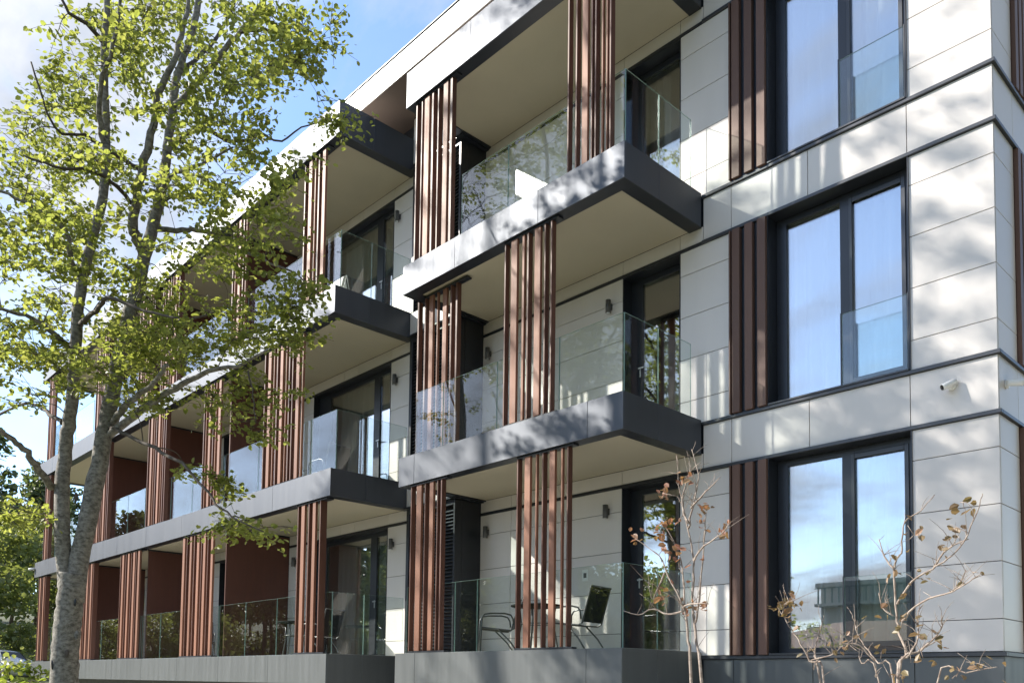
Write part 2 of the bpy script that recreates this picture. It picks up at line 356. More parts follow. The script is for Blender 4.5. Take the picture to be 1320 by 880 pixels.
# --- tall windows
for k in range(3):
    z0, z1 = FLT[k] + .024, LOW[k + 1] - .024; xa, xb = -5.565, -3.80; yf = YW + .2
    w = MB()
    w.box(xa, xb, yf + .002, yf + .07, z0 + .005, z0 + .09, ch=.004); w.box(xa, xb, yf + .002, yf + .07, z1 - .085, z1 - .003, ch=.004)
    for p, q in ((xa, -5.42), (-4.705, -4.545), (-3.955, xb)): w.box(p, q, yf, yf + .072, z0 + .004, z1 - .002, ch=.004)
    win = w.build('window', 'dark', bld)
    rv = MB(); rv.box(xa - .012, xa - .001, YW - .02, yf, z0, z1); rv.box(xb + .001, xb + .012, YW - .02, yf, z0, z1); rv.box(xa, xb, YW - .015, yf, z1 - .001, z1 + .012)
    rv.build('reveal', 'dark', win)
    sh = MB(); sh.box(-4.585, -4.545 + .0, yf - .014, yf - .001, z0 + .092, z1 - .087, ch=.003); sh.box(-3.955, -3.905, yf - .014, yf - .001, z0 + .092, z1 - .087, ch=.003)
    sh.box(-4.544, -3.956, yf - .014, yf - .001, z1 - .145, z1 - .088, ch=.003); sh.box(-4.544, -3.956, yf - .014, yf - .001, z0 + .092, z0 + .155, ch=.003)
    sh.build('sash', 'trim', win)
    bx('glass_pane', win, -5.419, -4.706, yf + .03, yf + .045, z0 + .091, z1 - .086, 'pane', 0)
    bx('glass_pane', win, -4.544, -3.956, yf + .025, yf + .04, z0 + .091, z1 - .086, 'pane', 0)
    bx('sill', win, xa + .002, xb - .002, YW - .045, yf - .002, z0 - .0015, z0 + .022, 'trim', .003)
    bx('glass_guard', win, -4.60, -3.83, YW + .008, YW + .022, z0 + .03, FLT[k] + .935, 'guard', .002, 'edge')
    for p in (-3.829, -4.62): bx('guard_post', win, p, p + .017, YW + .004, YW + .03, z0 + .025, FLT[k] + .95, 'trim', .002)

# --- balcony slabs
def slab(x0, x1, yf, yb, z0, z1, joints, rim=.22, leftrim=True, rightrim=True, m='metal'):
    s = MB(); s.box(x0 + rim * leftrim, x1 - rim * rightrim, yf + rim, yb, z0 + .02, z1 - .03); so_ = s.build('balcony_slab', 'soffit', bld)
    r = MB(); r.box(x0 + .02, x1 - .02, yf + .02, yf + rim - .001, z0, z1 - .02)
    if leftrim: r.box(x0 + .02, x0 + rim - .001, yf + rim, yb, z0, z1 - .02)
    if rightrim: r.box(x1 - rim + .001, x1 - .02, yf + rim, yb - .001, z0, z1 - .02)
    r.build('edge_rim', 'dark', so_)
    xs = [x0] + joints + [x1]
    for i in range(len(xs) - 1): bx('fascia_panel', so_, xs[i] + (.002 if i else 0), xs[i + 1] - (.002 if i < len(xs) - 2 else 0), yf, yf + .0185, z0 - .004, z1, m, .003)
    if rightrim:
        ym = yf + (yb - yf) * .42
        bx('fascia_panel', so_, x1 - .0185, x1, yf + .0195, ym - .002, z0 - .004, z1, m, .003); bx('fascia_panel', so_, x1 - .0185, x1, ym + .002, yb - .034, z0 - .004, z1, m, .003)
    if leftrim: bx('fascia_panel', so_, x0, x0 + .0185, yf + .0195, yb - .034, z0 - .004, z1, m, .003)
    bx('deck', so_, x0 + .02, x1 - .02, yf + .02, yb - .002, z1 - .0285, z1 - .012, 'deck', .002)
    return so_
bj = [[-10.72, -7.15], [-10.83, -7.16], [-9.9, -8.1], [-9.6, -7.5]]
for k in range(4):
    slab(XL, XB, YB, YW, BOT[k], TOP[k], bj[k], m='base' if k == 0 else 'metal')
    j2 = [-28.9, -27.1, -25.0, -22.9, -20.9, -18.8, -16.7, -14.6]
    slab(X2L, X2, Y2, YW2, BOT[k], TOP[k], j2, m='base' if k == 0 else 'metal')
    # the end terrace reaches round the left corner
    t = MB(); t.box(X2L + .2, -25.66, YW2 + .001, 12.6, BOT[k] + .02, TOP[k] - .03); so_ = t.build('terrace_slab', 'soffit', bld)
    bx('fascia_panel', so_, X2L, X2L + .2, YW2 + .001, 12.6, BOT[k], TOP[k], 'metal', .003)
# plinth under the lowest slabs
pl = MB(); pl.box(XL + .1, XB - .1, YB + .35, YW + .02, -1.75, BOT[0] + .015); pl.box(X2L + .5, X2 - .1, Y2 + .45, YW2 + .1, -1.75, BOT[0] + .015); pl.build('plinth', 'dark', bld)
# roof
rf = MB(); rf.box(-30.6, XC + .5, 8.37, 20, 10.54, 10.93); roof = rf.build('roof', 'brownsoffit', bld)
xs = [-30.6, -27, -23.5, -20, -16.5, -13.2, -11.35, -9.5, -7.65, -5.8, XC + .5]
for i in range(len(xs) - 1): bx('fascia_panel', roof, xs[i] + .003, xs[i + 1] - .003, 8.35, 8.369, 10.52, 10.97, 'panel', .003)
bx('roof_edge', roof, -30.6, XC + .52, 8.33, 8.42, 10.971, 10.992, 'trim', .003)

# --- screens of vertical fins between the slabs
WIDE, DEEP = .045, .085                                     # flat boards and edge-on boards
PAT = [(0, .035, 1), (.155, .11, 0), (.37, .028, 0), (.49, .04, 1), (.63, .10, 0), (.845, .026, 0), (.955, .04, 1)]   # one sliding panel, 1.02 m
PAT2 = [(0, .03, 1), (.13, .115, 0), (.37, .035, 1), (.52, .10, 0), (.76, .03, 1), (.89, .115, 0)]
def screen(x0, x1, y, k, fins=None, m='fin', deep=DEEP, mirror=False):
    z0, z1 = TOP[k] + .035, BOT[k + 1] - .03
    s = bx('screen', bld, x0 - .01, x1 + .01, y - .005, y + deep + .015, z1, z1 + .028, 'dark', .003)
    bx('track', s, x0 - .01, x1 + .01, y - .002, y + deep + .006, z0 - .034, z0 - .004, 'dark', .003)
    if fins is None:
        fins = []; o = 0
        while x0 + o < x1 - .02:
            for a, w, t in (PAT2 if deep > .1 and k == 0 else PAT):
                a = (1.02 - a - w) if mirror else a
                if x0 + o + a + w <= x1 + .03: fins.append((x0 + o + a, x0 + o + a + w, t))
            o += 1.08
        fins.sort()
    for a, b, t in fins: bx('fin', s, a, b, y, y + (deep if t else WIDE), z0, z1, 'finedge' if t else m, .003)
yy = YB + .045
D = .05
def ap(l, *flat):                                                  # measured outline minus the visible side of the board
    o = []
    for i in range(0, len(l), 2):
        q = l[i + 1] - l[i]; t = 0 if i // 2 in flat else 1; o.append((l[i], l[i] + max(.026, q - (.105 if t else .045)), t))
    return o
screen(-8.50, -7.44, yy, 0, ap([-8.502, -8.408, -8.349, -8.194, -8.132, -8.064, -8.009, -7.904, -7.871, -7.725, -7.655, -7.608, -7.55, -7.435], 1, 2, 4, 5))
screen(-10.96, -10.06, yy, 0, ap([-10.959, -10.85, -10.81, -10.637, -10.60, -10.524, -10.472, -10.332, -10.289, -10.231, -10.195, -10.059], 1, 3))
screen(-8.81, -7.76, yy, 1, ap([-8.813, -8.702, -8.677, -8.507, -8.447, -8.358, -8.347, -8.212, -8.201, -8.041, -8.012, -7.928, -7.889, -7.763], 1, 2, 4))
screen(-11.0, -9.96, YB + .30, 1, [(-11.215, -11.175, 1), (-11.03, -10.99, 1), (-10.90, -10.80, 0), (-10.70, -10.67, 0), (-10.55, -10.45, 0), (-10.36, -10.32, 1), (-10.22, -10.18, 1)])
screen(-7.60, -6.77, yy, 2, ap([-7.603, -7.473, -7.457, -7.35, -7.34, -7.194, -7.184, -7.123, -7.117, -7.031, -7.001, -6.945, -6.925, -6.871, -6.866, -6.768], 2, 5, 6))
screen(-11.02, -9.97, yy, 2, ap([-11.017, -10.88, -10.87, -10.801, -10.79, -10.62, -10.597, -10.448, -10.444, -10.31, -10.3, -10.144, -10.129, -9.969], 2, 5))
y2f = Y2 + .045
for k, ranges in enumerate((((-13.72, -12.75), (-18.80, -17.15), (-22.70, -21.30), (-26.10, -24.75), (-30.05, -29.2)),
                            ((-15.15, -13.62), (-17.93, -17.05), (-21.10, -19.90), (-25.0, -23.8), (-29.75, -29.2)),
                            ((-13.80, -12.98), (-16.75, -15.98), (-21.95, -20.95), (-20.5, -19.5), (-25.2, -24.2), (-29.8, -29.0)))):
    for i, (a, b) in enumerate(ranges): screen(a, b, y2f, k, deep=(.13, .105, .105)[k], mirror=bool(i % 2))

# --- glass balustrades
def guard(name, parts, k, h=1.068):
    r = MB()
    z0, z1 = TOP[k] - .004, TOP[k] + h
    for (xa, xb, ya, yb) in parts: r.box(min(xa, xb) - .0, max(xa, xb) + .0, min(ya, yb) - .012, max(ya, yb) + .012, z0 - .05, z0 + .012) if xa != xb else r.box(xa - .012, xa + .012, ya, yb, z0 - .05, z0 + .012)
    g = r.build('glass_balustrade', 'steel', bld)
    for (xa, xb, ya, yb) in parts:
        if xa == xb: bx('glass_pane', g, xa - .006, xa + .006, ya + .003, yb - .003, z0 + .0125, z1, 'guard', .002, 'edge')
        else: bx('glass_pane', g, xa + .003, xb - .003, ya - .006, ya + .006, z0 + .0125, z1, 'guard', .002, 'edge')
gy = YB + .15; gx = XB - .11
def run(xs, y): return [(xs[i], xs[i + 1], y, y) for i in range(len(xs) - 1)]
guard('b', run([-11.15, -9.93, -9.42, -8.55, -7.60, gx], gy) + [(gx, gx, gy, 8.92), (gx, gx, 8.92, 9.66)], 0)
guard('b', run([-11.0, -10.30, -9.05, -7.80, gx], gy) + [(gx, gx, gy, 8.92), (gx, gx, 8.92, 9.66)], 1)
guard('b', run([-9.93, -8.87, -7.68, gx], gy) + [(gx, gx, gy, 8.92), (gx, gx, 8.92, 9.66)], 2)
gy2 = Y2 + .16; gx2 = X2 - .10
for k in range(3):
    s = (0, .35, -.3)[k]
    guard('b', run([-17.05, -15.87 + s, -14.6 + s, -13.5, gx2], gy2) + [(gx2, gx2, gy2, 8.4), (gx2, gx2, 8.4, 9.25)], k)
    guard('b', run([-21.35, -20.2 + s, -19.0 + s, -17.09], gy2), k); guard('b', run([-25.55, -24.3 + s, -23 + s, -21.45], gy2), k)
    guard('b', run([-30.2, -28.9, -27.3, -25.65], gy2) + [(-30.2, -30.2, gy2, 9.2), (-30.2, -30.2, 9.2, 10.9), (-30.2, -30.2, 10.9, 12.5)], k)

# --- louvred plant boxes between the two balcony stacks
for k in range(3):
    z0, z1 = TOP[k] - .02, BOT[k + 1] - .05
    b = MB(); b.box(-12.55, -11.16, 9.36, YW + .02, z0 + .002, z1 + .03); b.box(-11.205, -11.16, 9.2, 9.359, z0, z1 + .03, ch=.004); b.box(-12.55, -12.47, 9.2, 9.359, z0, z1 + .03, ch=.004); b.box(-12.469, -11.206, 9.2, 9.359, z1 - .06, z1 + .03, ch=.004)
    b.box(-12.56, -11.08, 9.14, YW + .01, z1 + .031, z1 + .06)
    lb = b.build('louvre_box', 'dark', bld); n = int((z1 - .07 - z0) / .062)
    sm = MB(); sm.box(-.630, .630, -.044, .044, -.003, .003, rot=Matrix.Rotation(rad(38), 3, 'X'))
    me = None
    for i in range(n):
        if me is None:
            o = sm.build('louvre_slat', 'metal', lb, origin=(0, 0, 0)); me = o.data
            o.location = Vector((-11.8375, 9.26, z0 + .05)) - WP[lb]
        else:
            o = bpy.data.objects.new('louvre_slat', me); place(o, (-11.8375, 9.26, z0 + .05 + i * .062), lb)
    for xa, xb in ((-12.555, -11.17),):
        bx('cladding_panel', wall, xa, xb, 9.2, 9.22, BOT[k + 1] + .02 if k < 2 else 9.64, TOP[k + 1] - .03 if k < 2 else 10.5, 'panel', .002)

# --- left balcony stack: wall, doors, partitions
APTS = [(-17.05, -12.6, -16.15, -13.30), (-21.38, -17.1, -20.55, -18.1), (-25.55, -21.46, -25.1, -22.7)]
def wall_b():
    b = MB()
    for k in range(3):
        z0, z1 = TOP[k] - .03, BOT[k + 1] + .02
        for xa, xb, da, db in APTS:
            b.box(xa - .05, da, YW2 + .022, YW2 + .3, z0, LOW[k + 1] + .01); b.box(db, xb + .04, YW2 + .022, YW2 + .3, z0, LOW[k + 1] + .01)
        b.box(-25.6, -12.56, YW2 + .022, YW2 + .3, LOW[k + 1] + .011, z1 + .45)
    b.box(-25.6, -12.56, YW2 + .022, YW2 + .3, 9.98, 10.53); b.box(-25.62, -25.4, YW2 + .31, 20, -1.7, 10.53)
    return b.build('wall', 'dark', bld)
wall2 = wall_b()
for k in range(3):
    f, lo = FLT[k], LOW[k + 1]; zs = [TOP[k] - .008, f + .37, f + .975, f + 1.58, f + 2.185, lo - .022]
    for n, (xa, xb, da, db) in enumerate(APTS):
        panels(wall2, [xa, da], zs, YW2); panels(wall2, [db, xb], zs, YW2)
        m = [xa, da + (db - da) * .42, da + (db - da) * .60, db, xb] if n == 0 else [xa, da, db, xb]
        panels(wall2, m, [lo + .026, BOT[k + 1] + .018], YW2)
        bx('trim', wall2, xa, xb, YW2 - .012, YW2 + .02, lo - .022, lo + .022, 'dark', .003)
def door(x0, x1, y, k, glass, left=.0, deep=.2, name='balcony_door'):
    """frame set back in its opening; glass = list of (xa, xb) panes"""
    z0, z1 = TOP[k] - .01, LOW[k + 1] - .024; yf = y + deep
    w = MB(); ed = [x0] + [e for g in glass for e in g] + [x1]
    for i in range(0, len(ed), 2): w.box(ed[i], ed[i + 1], yf, yf + .07, z0, z1, ch=.004)
    w.box(x0, x1, yf + .002, yf + .068, z1 - .10, z1 - .001, ch=.004); w.box(x0, x1, yf + .002, yf + .068, z0 + .001, z0 + .07, ch=.004)
    d = w.build(name, 'dark', bld)
    rv = MB(); rv.box(x0 + .0005, x0 + .012, y - .004, yf - .001, z0, z1); rv.box(x1 - .012, x1 - .0005, y - .004, yf - .001, z0, z1); rv.box(x0 + .013, x1 - .013, y - .004, yf - .001, z1 - .012, z1 - .001); rv.build('reveal', 'dark', d)
    for a, b in glass: bx('glass_pane', d, a + .001, b - .001, yf + .025, yf + .042, z0 + .071, z1 - .101, 'pane', 0)
    hb = glass[-1][0]; h = MB(); h.box(hb - .05, hb - .025, yf - .012, yf - .001, z0 + .98, z0 + 1.13, ch=.003); h.box(hb - .047, hb - .03, yf - .045, yf - .0125, z0 + 1.09, z0 + 1.11); h.box(hb - .047, hb + .06, yf - .055, yf - .0455, z0 + 1.09, z0 + 1.11, ch=.003); h.build('handle', 'steel', d)
for k in range(3):
    door(-7.985, -6.945, YW, k, [(-7.765, -7.10)])
    door(-16.15, -13.30, YW2, k, [(-15.68, -14.05), (-13.84, -13.42)], deep=.13)
    door(-20.55, -18.1, YW2, k, [(-20.2, -19.0), (-18.85, -18.25)], deep=.13)
    door(-25.1, -22.7, YW2, k, [(-24.85, -23.8), (-23.65, -22.85)], deep=.13)
    for x in (-17.075, -21.42, -25.58):
        bx('partition', bld, x - .022, x + .022, Y2 + .27, YW2 - .001, TOP[k] + .02, BOT[k + 1] - .02, 'part', .003)
        bx('partition_rail', bld, x - .03, x + .03, Y2 + .26, YW2 - .001, BOT[k + 1] - .019, BOT[k + 1] + .018, 'dark', .003)

# --- rooms behind the glass
for k in range(3):
    z0, z1 = TOP[k] - .02, BOT[k + 1] + .04
    r = MB(); r.box(-25.4, XC - .31, YW + .31, 14.3, z1 + .005, TOP[k + 1] - .03, 0); r.box(-25.4, XC - .31, 14.3, 14.5, z0 - .5, z1 + .4, 0)
    r.box(-25.4, -11.3, YW2 + .31, YW + .309, z1 + .006, TOP[k + 1] - .031, 0)
    for x in (-17.08, -11.32, -6.2, -21.42): r.box(x - .08, x + .08, YW + .32, 14.29, z0, z1, 0)
    r.box(-25.38, XC - .32, YW + .32, 14.28, z0 - .06, z0 + .005, 1); r.box(-25.38, -11.4, YW2 + .31, YW + .319, z0 - .06, z0 + .004, 1)
    r.build('room_shell', ['room', 'floorw'], bld)

# ------------------------------------------------------------------ curtains
def curtain(x0, x1, y, k, label, m='curtain', folds=.17, amp=.045, seed=0, cat='curtain'):
    rn = random.Random(seed); z0, z1 = TOP[k] + .02, LOW[k + 1] - .03; n = max(12, int((x1 - x0) / .028)); v = []; ph = 0
    cols = []
    for i in range(n + 1):
        ph += rn.uniform(.7, 1.3) * 2 * math.pi * ((x1 - x0) / n) / folds
        cols.append((x0 + (x1 - x0) * i / n, math.sin(ph) * amp * rn.uniform(.75, 1.1)))
    b = MB(); zs = [z0, z0 + .8, z0 + 1.7, z1]
    for z, s in zip(zs, (1.15, 1.05, .95, .8)):
        for x, d in cols: v.append((x, y + d * s, z))
    f = [(r * (n + 1) + i, r * (n + 1) + i + 1, (r + 1) * (n + 1) + i + 1, (r + 1) * (n + 1) + i) for r in range(3) for i in range(n)]
    b.add(v, f, 0, True); o = b.build('curtain', m); tag(o, label, cat, 'curtains behind the glass'); return o
FL = ['ground-floor', 'middle-floor', 'top-floor']
for k in range(3):
    curtain(-5.5, -3.85, YW + .36, k, f'sheer white curtain across the {FL[k]} tall window near the corner', 'curtain', .21, .055, seed=k)
    curtain(-15.72, -14.35, YW2 + .42, k, f'pale curtain in folds behind the {FL[k]} glass door of the left balconies', 'drape', .2, .06, seed=10 + k)
    curtain(-14.30, -13.75, YW2 + .50, k, f'thin white sheer next to the folded curtain of the {FL[k]} left balcony door', seed=20 + k)
curtain(-7.8, -7.45, YW + .50, 2, 'grey curtain drawn aside behind the top-floor door of the right balconies', 'drape', .13, .05, seed=31)
curtain(-7.38, -7.12, YW + .48, 0, 'pale curtain at the right side of the ground-floor door of the right balconies', 'curtain', .13, .05, seed=32)
# ------------------------------------------------------------------ lawn and land
def land(x, y):
    """height of the ground, eye-relative"""
    h = -1.6
    t = min(1, max(0, (-x - 22) / 26)); h += 1.24 * t * t * (3 - 2 * t)
    d = max(0, -x - 58 + .15 * abs(y)); h += .11 * d * min(1, d / 20)
    return h + .05 * math.sin(x * .7) * math.sin(y * .6)
def ground():
    xs = [-900, -500, -300, -220, -180] + list(np.arange(-150, 40, 2.5)) + [45, 60, 90, 150, 300, 600, 900]
    ys = [-900, -500, -300, -200] + list(np.arange(-140, 60, 3.0)) + [70, 100, 160, 300, 600, 900]
    v = []; nx, ny = len(xs), len(ys)
    for y in ys:
        for x in xs: v.append((x, y, land(max(x, -230), max(min(y, 150), -230))))
    f = [(j * nx + i, j * nx + i + 1, (j + 1) * nx + i + 1, (j + 1) * nx + i) for j in range(ny - 1) for i in range(nx - 1)]
    b = MB(); b.add(v, f, 0, True); o = b.build('ground', 'grass', origin=(0, 0, 0)); o['kind'] = 'structure'
MT['grass'] = mat('lawn', (.08, .088, .036), .9, noise=.35, nscale=1.2, bump=.5, bscale=14)
MT['paving'] = mat('paving', (.56, .53, .48), .85, noise=.1, nscale=2, bump=.2, bscale=30)
MT['asphalt'] = mat('asphalt', (.06, .06, .062), .9, noise=.15, nscale=3)
ground()
pv = MB(); pv.box(-40.5, 6.0, 4.6, 16.0, -1.66, -1.56, ch=.01); o = pv.build('path', 'paving'); o['kind'] = 'structure'
rd = MB()
rd.box(-44, 30, -12.5, -6.5, -1.70, -1.55); o = rd.build('road', 'asphalt'); o['kind'] = 'structure'

# ------------------------------------------------------------------ lamps and cameras on the walls
def wall_light(x, y, z, label):
    t = empty('wall_light', (x, y, z), label, 'wall light', 'grey up-and-down wall lights')
    b = MB(); b.box(x - .035, x + .035, y - .024, y - .001, z - .05, z + .05, ch=.004); b.build('back_plate', 'lampgrey', t)
    c = MB(); c.tube([(x, y - .064, z - .10), (x, y - .064, z + .10)], .04, 16); c.build('lamp_body', 'lampgrey', t)
    for s in (-1, 1):
        d = MB(); d.tube([(x, y - .064, z + s * .1002), (x, y - .064, z + s * .103)], .03, 14); d.build('lens', 'lens', t)
wall_light(-8.22, YW, 5.70, 'grey wall light left of the middle-floor door of the right balcony stack')
wall_light(-10.97, YW, 5.73, 'grey wall light beside the louvred box on the middle balcony at right')
wall_light(-8.25, YW, 2.56, 'grey wall light over the chair on the ground-floor balcony at right')
wall_light(-10.96, YW, 2.57, 'grey wall light beside the louvred box over the ground-floor balcony at right')
wall_light(-13.12, YW2, 8.88, 'grey wall light by the top-floor door of the left balcony stack')
wall_light(-13.10, YW2, 5.68, 'grey wall light by the middle-floor door of the left balcony stack')
wall_light(-13.11, YW2, 2.54, 'grey wall light by the ground-floor door of the left balcony stack')
wall_light(-16.75, YW2, 2.54, 'grey wall light between brown partition and ground-floor glass door at left')

def security_camera(p, nrm, aim, label):
    """p on the wall, nrm out of the wall, aim the way it looks"""
    p, n, a = Vector(p), Vector(nrm), Vector(aim).normalized()
    t = empty('security_camera', p, label, 'security camera', 'white security cameras on the walls')
    m = MB(); m.tube([p + n * .001, p + n * .022, p + n * .03], [.05, .05, .036], 18); m.build('mount', 'white', t)
    q = p + n * .085; am = MB(); am.tube([p + n * .0305, p + n * .06, q], [.017, .017, .02], 12); am.build('arm', 'white', t)
    c = MB(); c.tube([q - a * .085, q - a * .08, q + a * .06, q + a * .085, q + a * .0855], [.022, .034, .037, .037, .033], 18); c.build('camera_body', 'white', t)
    g = MB(); g.tube([q + a * .0856, q + a * .088], [.031, .029], 16); g.build('lens', 'black', t)
security_camera((-3.36, YW, 3.285), (0, -1, 0), (-.62, -.65, -.42), 'white security camera on the pale band above the ground-floor window, facing left')
security_camera((XC, 10.02, 3.25), (1, 0, 0), (.75, .65, .0), 'white security camera on the shaded return wall round the right corner')
security_camera((-30.42, Y2 - .005, 3.40), (0, -1, 0), (-.8, -.5, -.1), 'white security camera at the far left end of the balcony slab')

# ------------------------------------------------------------------ balcony furniture
def chair(loc, rz, label):
    t = empty('sling_chair', loc, label, 'chair', 'sling chairs on the balconies', rz)
    # local: x to the side, front towards -y, floor at z 0
    for s in (-1, 1):
        x = s * .27; f = MB()
        f.tube([(x, -.27, 0), (x, -.26, .30), (x, -.25, .56), (x, -.21, .625), (x, -.12, .64), (x, .10, .645), (x, .20, .62), (x, .235, .56), (x, .25, .46)], .0125, 8); f.build('armrest', 'tube', t, local=True)
        f = MB(); f.tube([(x * .96, -.24, .42), (x * .96, .20, .38), (x * .96, .26, .41), (x * .96, .40, .90), (x * .96, .415, .92)], .0125, 8); f.build('seat_rail', 'tube', t, local=True)
        f = MB(); f.tube([(x * .98, .0, .395), (x * .98, .20, .20), (x * .98, .34, 0)], .0125, 8); f.build('leg', 'tube', t, local=True)
    f = MB(); f.tube([(-.26, .415, .915), (.26, .415, .915)], .0125, 8); f.tube([(-.26, -.24, .42), (.26, -.24, .42)], .011, 8); f.build('crossbar', 'tube', t, local=True)
    def sheet(name, prof):
        b = MB(); n = len(prof); v = []
        for o in (0, .007):
            for i, (y, z) in enumerate(prof):
                a, c = prof[max(i - 1, 0)], prof[min(i + 1, n - 1)]; ty, tz = c[0] - a[0], c[1] - a[1]; l = math.hypot(ty, tz); ny, nz = -tz / l, ty / l
                for k in range(5):
                    u = -1 + k * .5; q = o - .014 * (1 - u * u); v.append((u * .247, y + ny * q, z + nz * q))
        q = lambda o, i, k: o * n * 5 + i * 5 + k
        fs = [(q(0, i, k), q(0, i + 1, k), q(0, i + 1, k + 1), q(0, i, k + 1)) for i in range(n - 1) for k in range(4)]
        fs += [(q(1, i, k), q(1, i, k + 1), q(1, i + 1, k + 1), q(1, i + 1, k)) for i in range(n - 1) for k in range(4)]
        for i in range(n - 1): fs += [(q(0, i, 0), q(1, i, 0), q(1, i + 1, 0), q(0, i + 1, 0)), (q(0, i, 4), q(0, i + 1, 4), q(1, i + 1, 4), q(1, i, 4))]
        for k in range(4): fs += [(q(0, 0, k), q(0, 0, k + 1), q(1, 0, k + 1), q(1, 0, k)), (q(0, n - 1, k), q(1, n - 1, k), q(1, n - 1, k + 1), q(0, n - 1, k + 1))]
        b.add(v, fs, 0, False); b.build(name, 'sling', t, local=True)
    sheet('seat', [(-.235, .425), (-.1, .408), (.06, .393), (.195, .384)])
    sheet('backrest', [(.262, .425), (.30, .555), (.345, .71), (.375, .80), (.405, .905)])
    return t
f0 = TOP[0] - .012
chair((-8.15, 8.98, f0), rad(-80), 'dark sling chair with its back to the right beside the ground-floor balcony door')
chair((-9.98, 9.12, f0), rad(-38), 'dark sling chair left of the table on the ground-floor balcony at right')
chair((-14.55, 8.65, f0), rad(-75), 'dark sling chair behind the fins at the right end of the left ground-floor balcony')
chair((-14.5, 8.7, TOP[1] - .012), rad(-85), 'dark sling chair on the middle-floor balcony at left')
chair((-14.9, 8.6, TOP[2] - .012), rad(-80), 'sling chair on the top-floor balcony at left')
chair((-19.7, 8.55, f0), rad(70), 'sling chair near the dark door of the second ground-floor balcony from the right stack')
def balcony_table(loc, label):
    t = empty('balcony_table', loc, label, 'table', 'round tables on the balconies')
    a = MB(); a.tube([(0, 0, .705), (0, 0, .708), (0, 0, .727), (0, 0, .73)], [.39, .40, .40, .39], 36); a.build('table_top', 'sling', t, local=True)
    for k in range(4):
        w = k * math.pi / 2 + .5; c, s = math.cos(w), math.sin(w); l = MB(); l.tube([(c * .34, s * .34, 0), (c * .25, s * .25, .45), (c * .28, s * .28, .704)], .014, 8); l.build('leg', 'tube', t, local=True)
    r = MB(); r.tube([(math.cos(i * math.pi / 10) * .25, math.sin(i * math.pi / 10) * .25, .45) for i in range(21)], .009, 6); r.build('ring', 'tube', t, local=True)
balcony_table((-9.0, 9.05, f0), 'round dark table between the two chairs of the ground-floor balcony at right')
balcony_table((-15.5, 8.7, f0), 'round dark table behind the fins on the left ground-floor balcony')
# notice stuck on the balcony wall beside the chair
nb = MB(); nb.box(-8.76, -8.64, YW - .0045, YW - .001, 1.55, 1.73, ch=.001)
tg = nb.build('notice', 'white'); tag(tg, 'small white notice on the wall above the ground-floor chair', 'notice')
nb = MB(); nb.box(-8.73, -8.67, YW - .0065, YW - .0047, 1.60, 1.675); o = nb.build('print_mark', 'lampgrey'); o.parent = tg; o.location = WP[o] - WP[tg]
# laundry airer with a white towel, top-floor left balcony
ta = empty('towel_rack', (-13.95, 8.5, TOP[2] - .012), 'small white folding rack with a white towel on the top-floor left balcony', 'towel rack')
b = MB(); b.tube([(-.3, -.2, 0), (-.3, 0, .85), (-.3, .2, 0)], .01, 6); b.tube([(.3, -.2, 0), (.3, 0, .85), (.3, .2, 0)], .01, 6); b.tube([(-.3, 0, .85), (.3, 0, .85)], .01, 6); b.tube([(-.3, -.1, .42), (.3, -.1, .42)], .01, 6); b.build('rack_frame', 'white', ta, local=True)
v = []; n = 12
b = MB()
for o_ in (0, .012):
    for i in range(n + 1):
        x = -.22 + .44 * i / n
        for (y, z) in ((-.16 - .012 * math.sin(i * 1.3), .22), (-.10 - .01 * math.sin(i * 1.9), .5), (-.018, .84), (0, .863), (.018, .84), (.08, .55)): v.append((x, y * (1 + o_ * 6), z + o_))
Q = lambda o_, i, j: o_ * (n + 1) * 6 + i * 6 + j
b.add(v, [(Q(o_, i, j), Q(o_, i + 1, j), Q(o_, i + 1, j + 1), Q(o_, i, j + 1)) for o_ in (0, 1) for i in range(n) for j in range(5)], 0, True); b.build('towel', 'white', ta, local=True)

# ------------------------------------------------------------------ trees
rng = np.random.default_rng(11)
LEAF_V = np.array([(0, 0, 0), (.30, .36, .05), (.26, .78, .02), (0, 1.0, -.10), (-.26, .78, .02), (-.30, .36, .05), (0, .36, -.04), (0, .78, -.06)], float)
LEAF_F = np.array([(0, 1, 6, 6), (1, 2, 7, 6), (2, 3, 7, 7), (0, 6, 5, 5), (6, 7, 4, 5), (7, 3, 4, 4)], int)
LEAF_Q = np.array([(0, 1, 2, 3), (0, 3, 4, 5)], int)
LEAF_6 = np.array([(0, 0, 0), (.34, .35, .07), (.27, .76, .05), (0, 1.0, -.12), (-.27, .76, .05), (-.34, .35, .07)], float)
def leaf_frames(P, size, up=.8, tilt=.45, out=None):
    """orthonormal frames for leaves at P: y along the leaf, z its normal, mostly facing up"""
    n = len(P); nz = rng.normal(0, tilt, (n, 3)); nz[:, 2] += up; nz /= np.linalg.norm(nz, axis=1)[:, None]
    a = rng.normal(0, 1, (n, 3))
    if out is not None: a += out * 1.2
    a[:, 2] -= .35; a -= nz * (a * nz).sum(1)[:, None]; a /= np.linalg.norm(a, axis=1)[:, None] + 1e-9
    b = np.cross(a, nz); s = size * rng.uniform(.65, 1.25, n)
    return np.stack([b, a, nz], 2) * s[:, None, None]
def leaves_mesh(name, P, R, m, shape=None):
    shape = LEAF_6 if shape is None else shape
    V = np.einsum('nij,kj->nki', R, shape) + P[:, None, :]; k = len(shape)
    F = (LEAF_Q[None] + (np.arange(len(P)) * k)[:, None, None]).reshape(-1, 4)
    return fast_mesh(name, V.reshape(-1, 3), F, m)
leaf_unit = {}
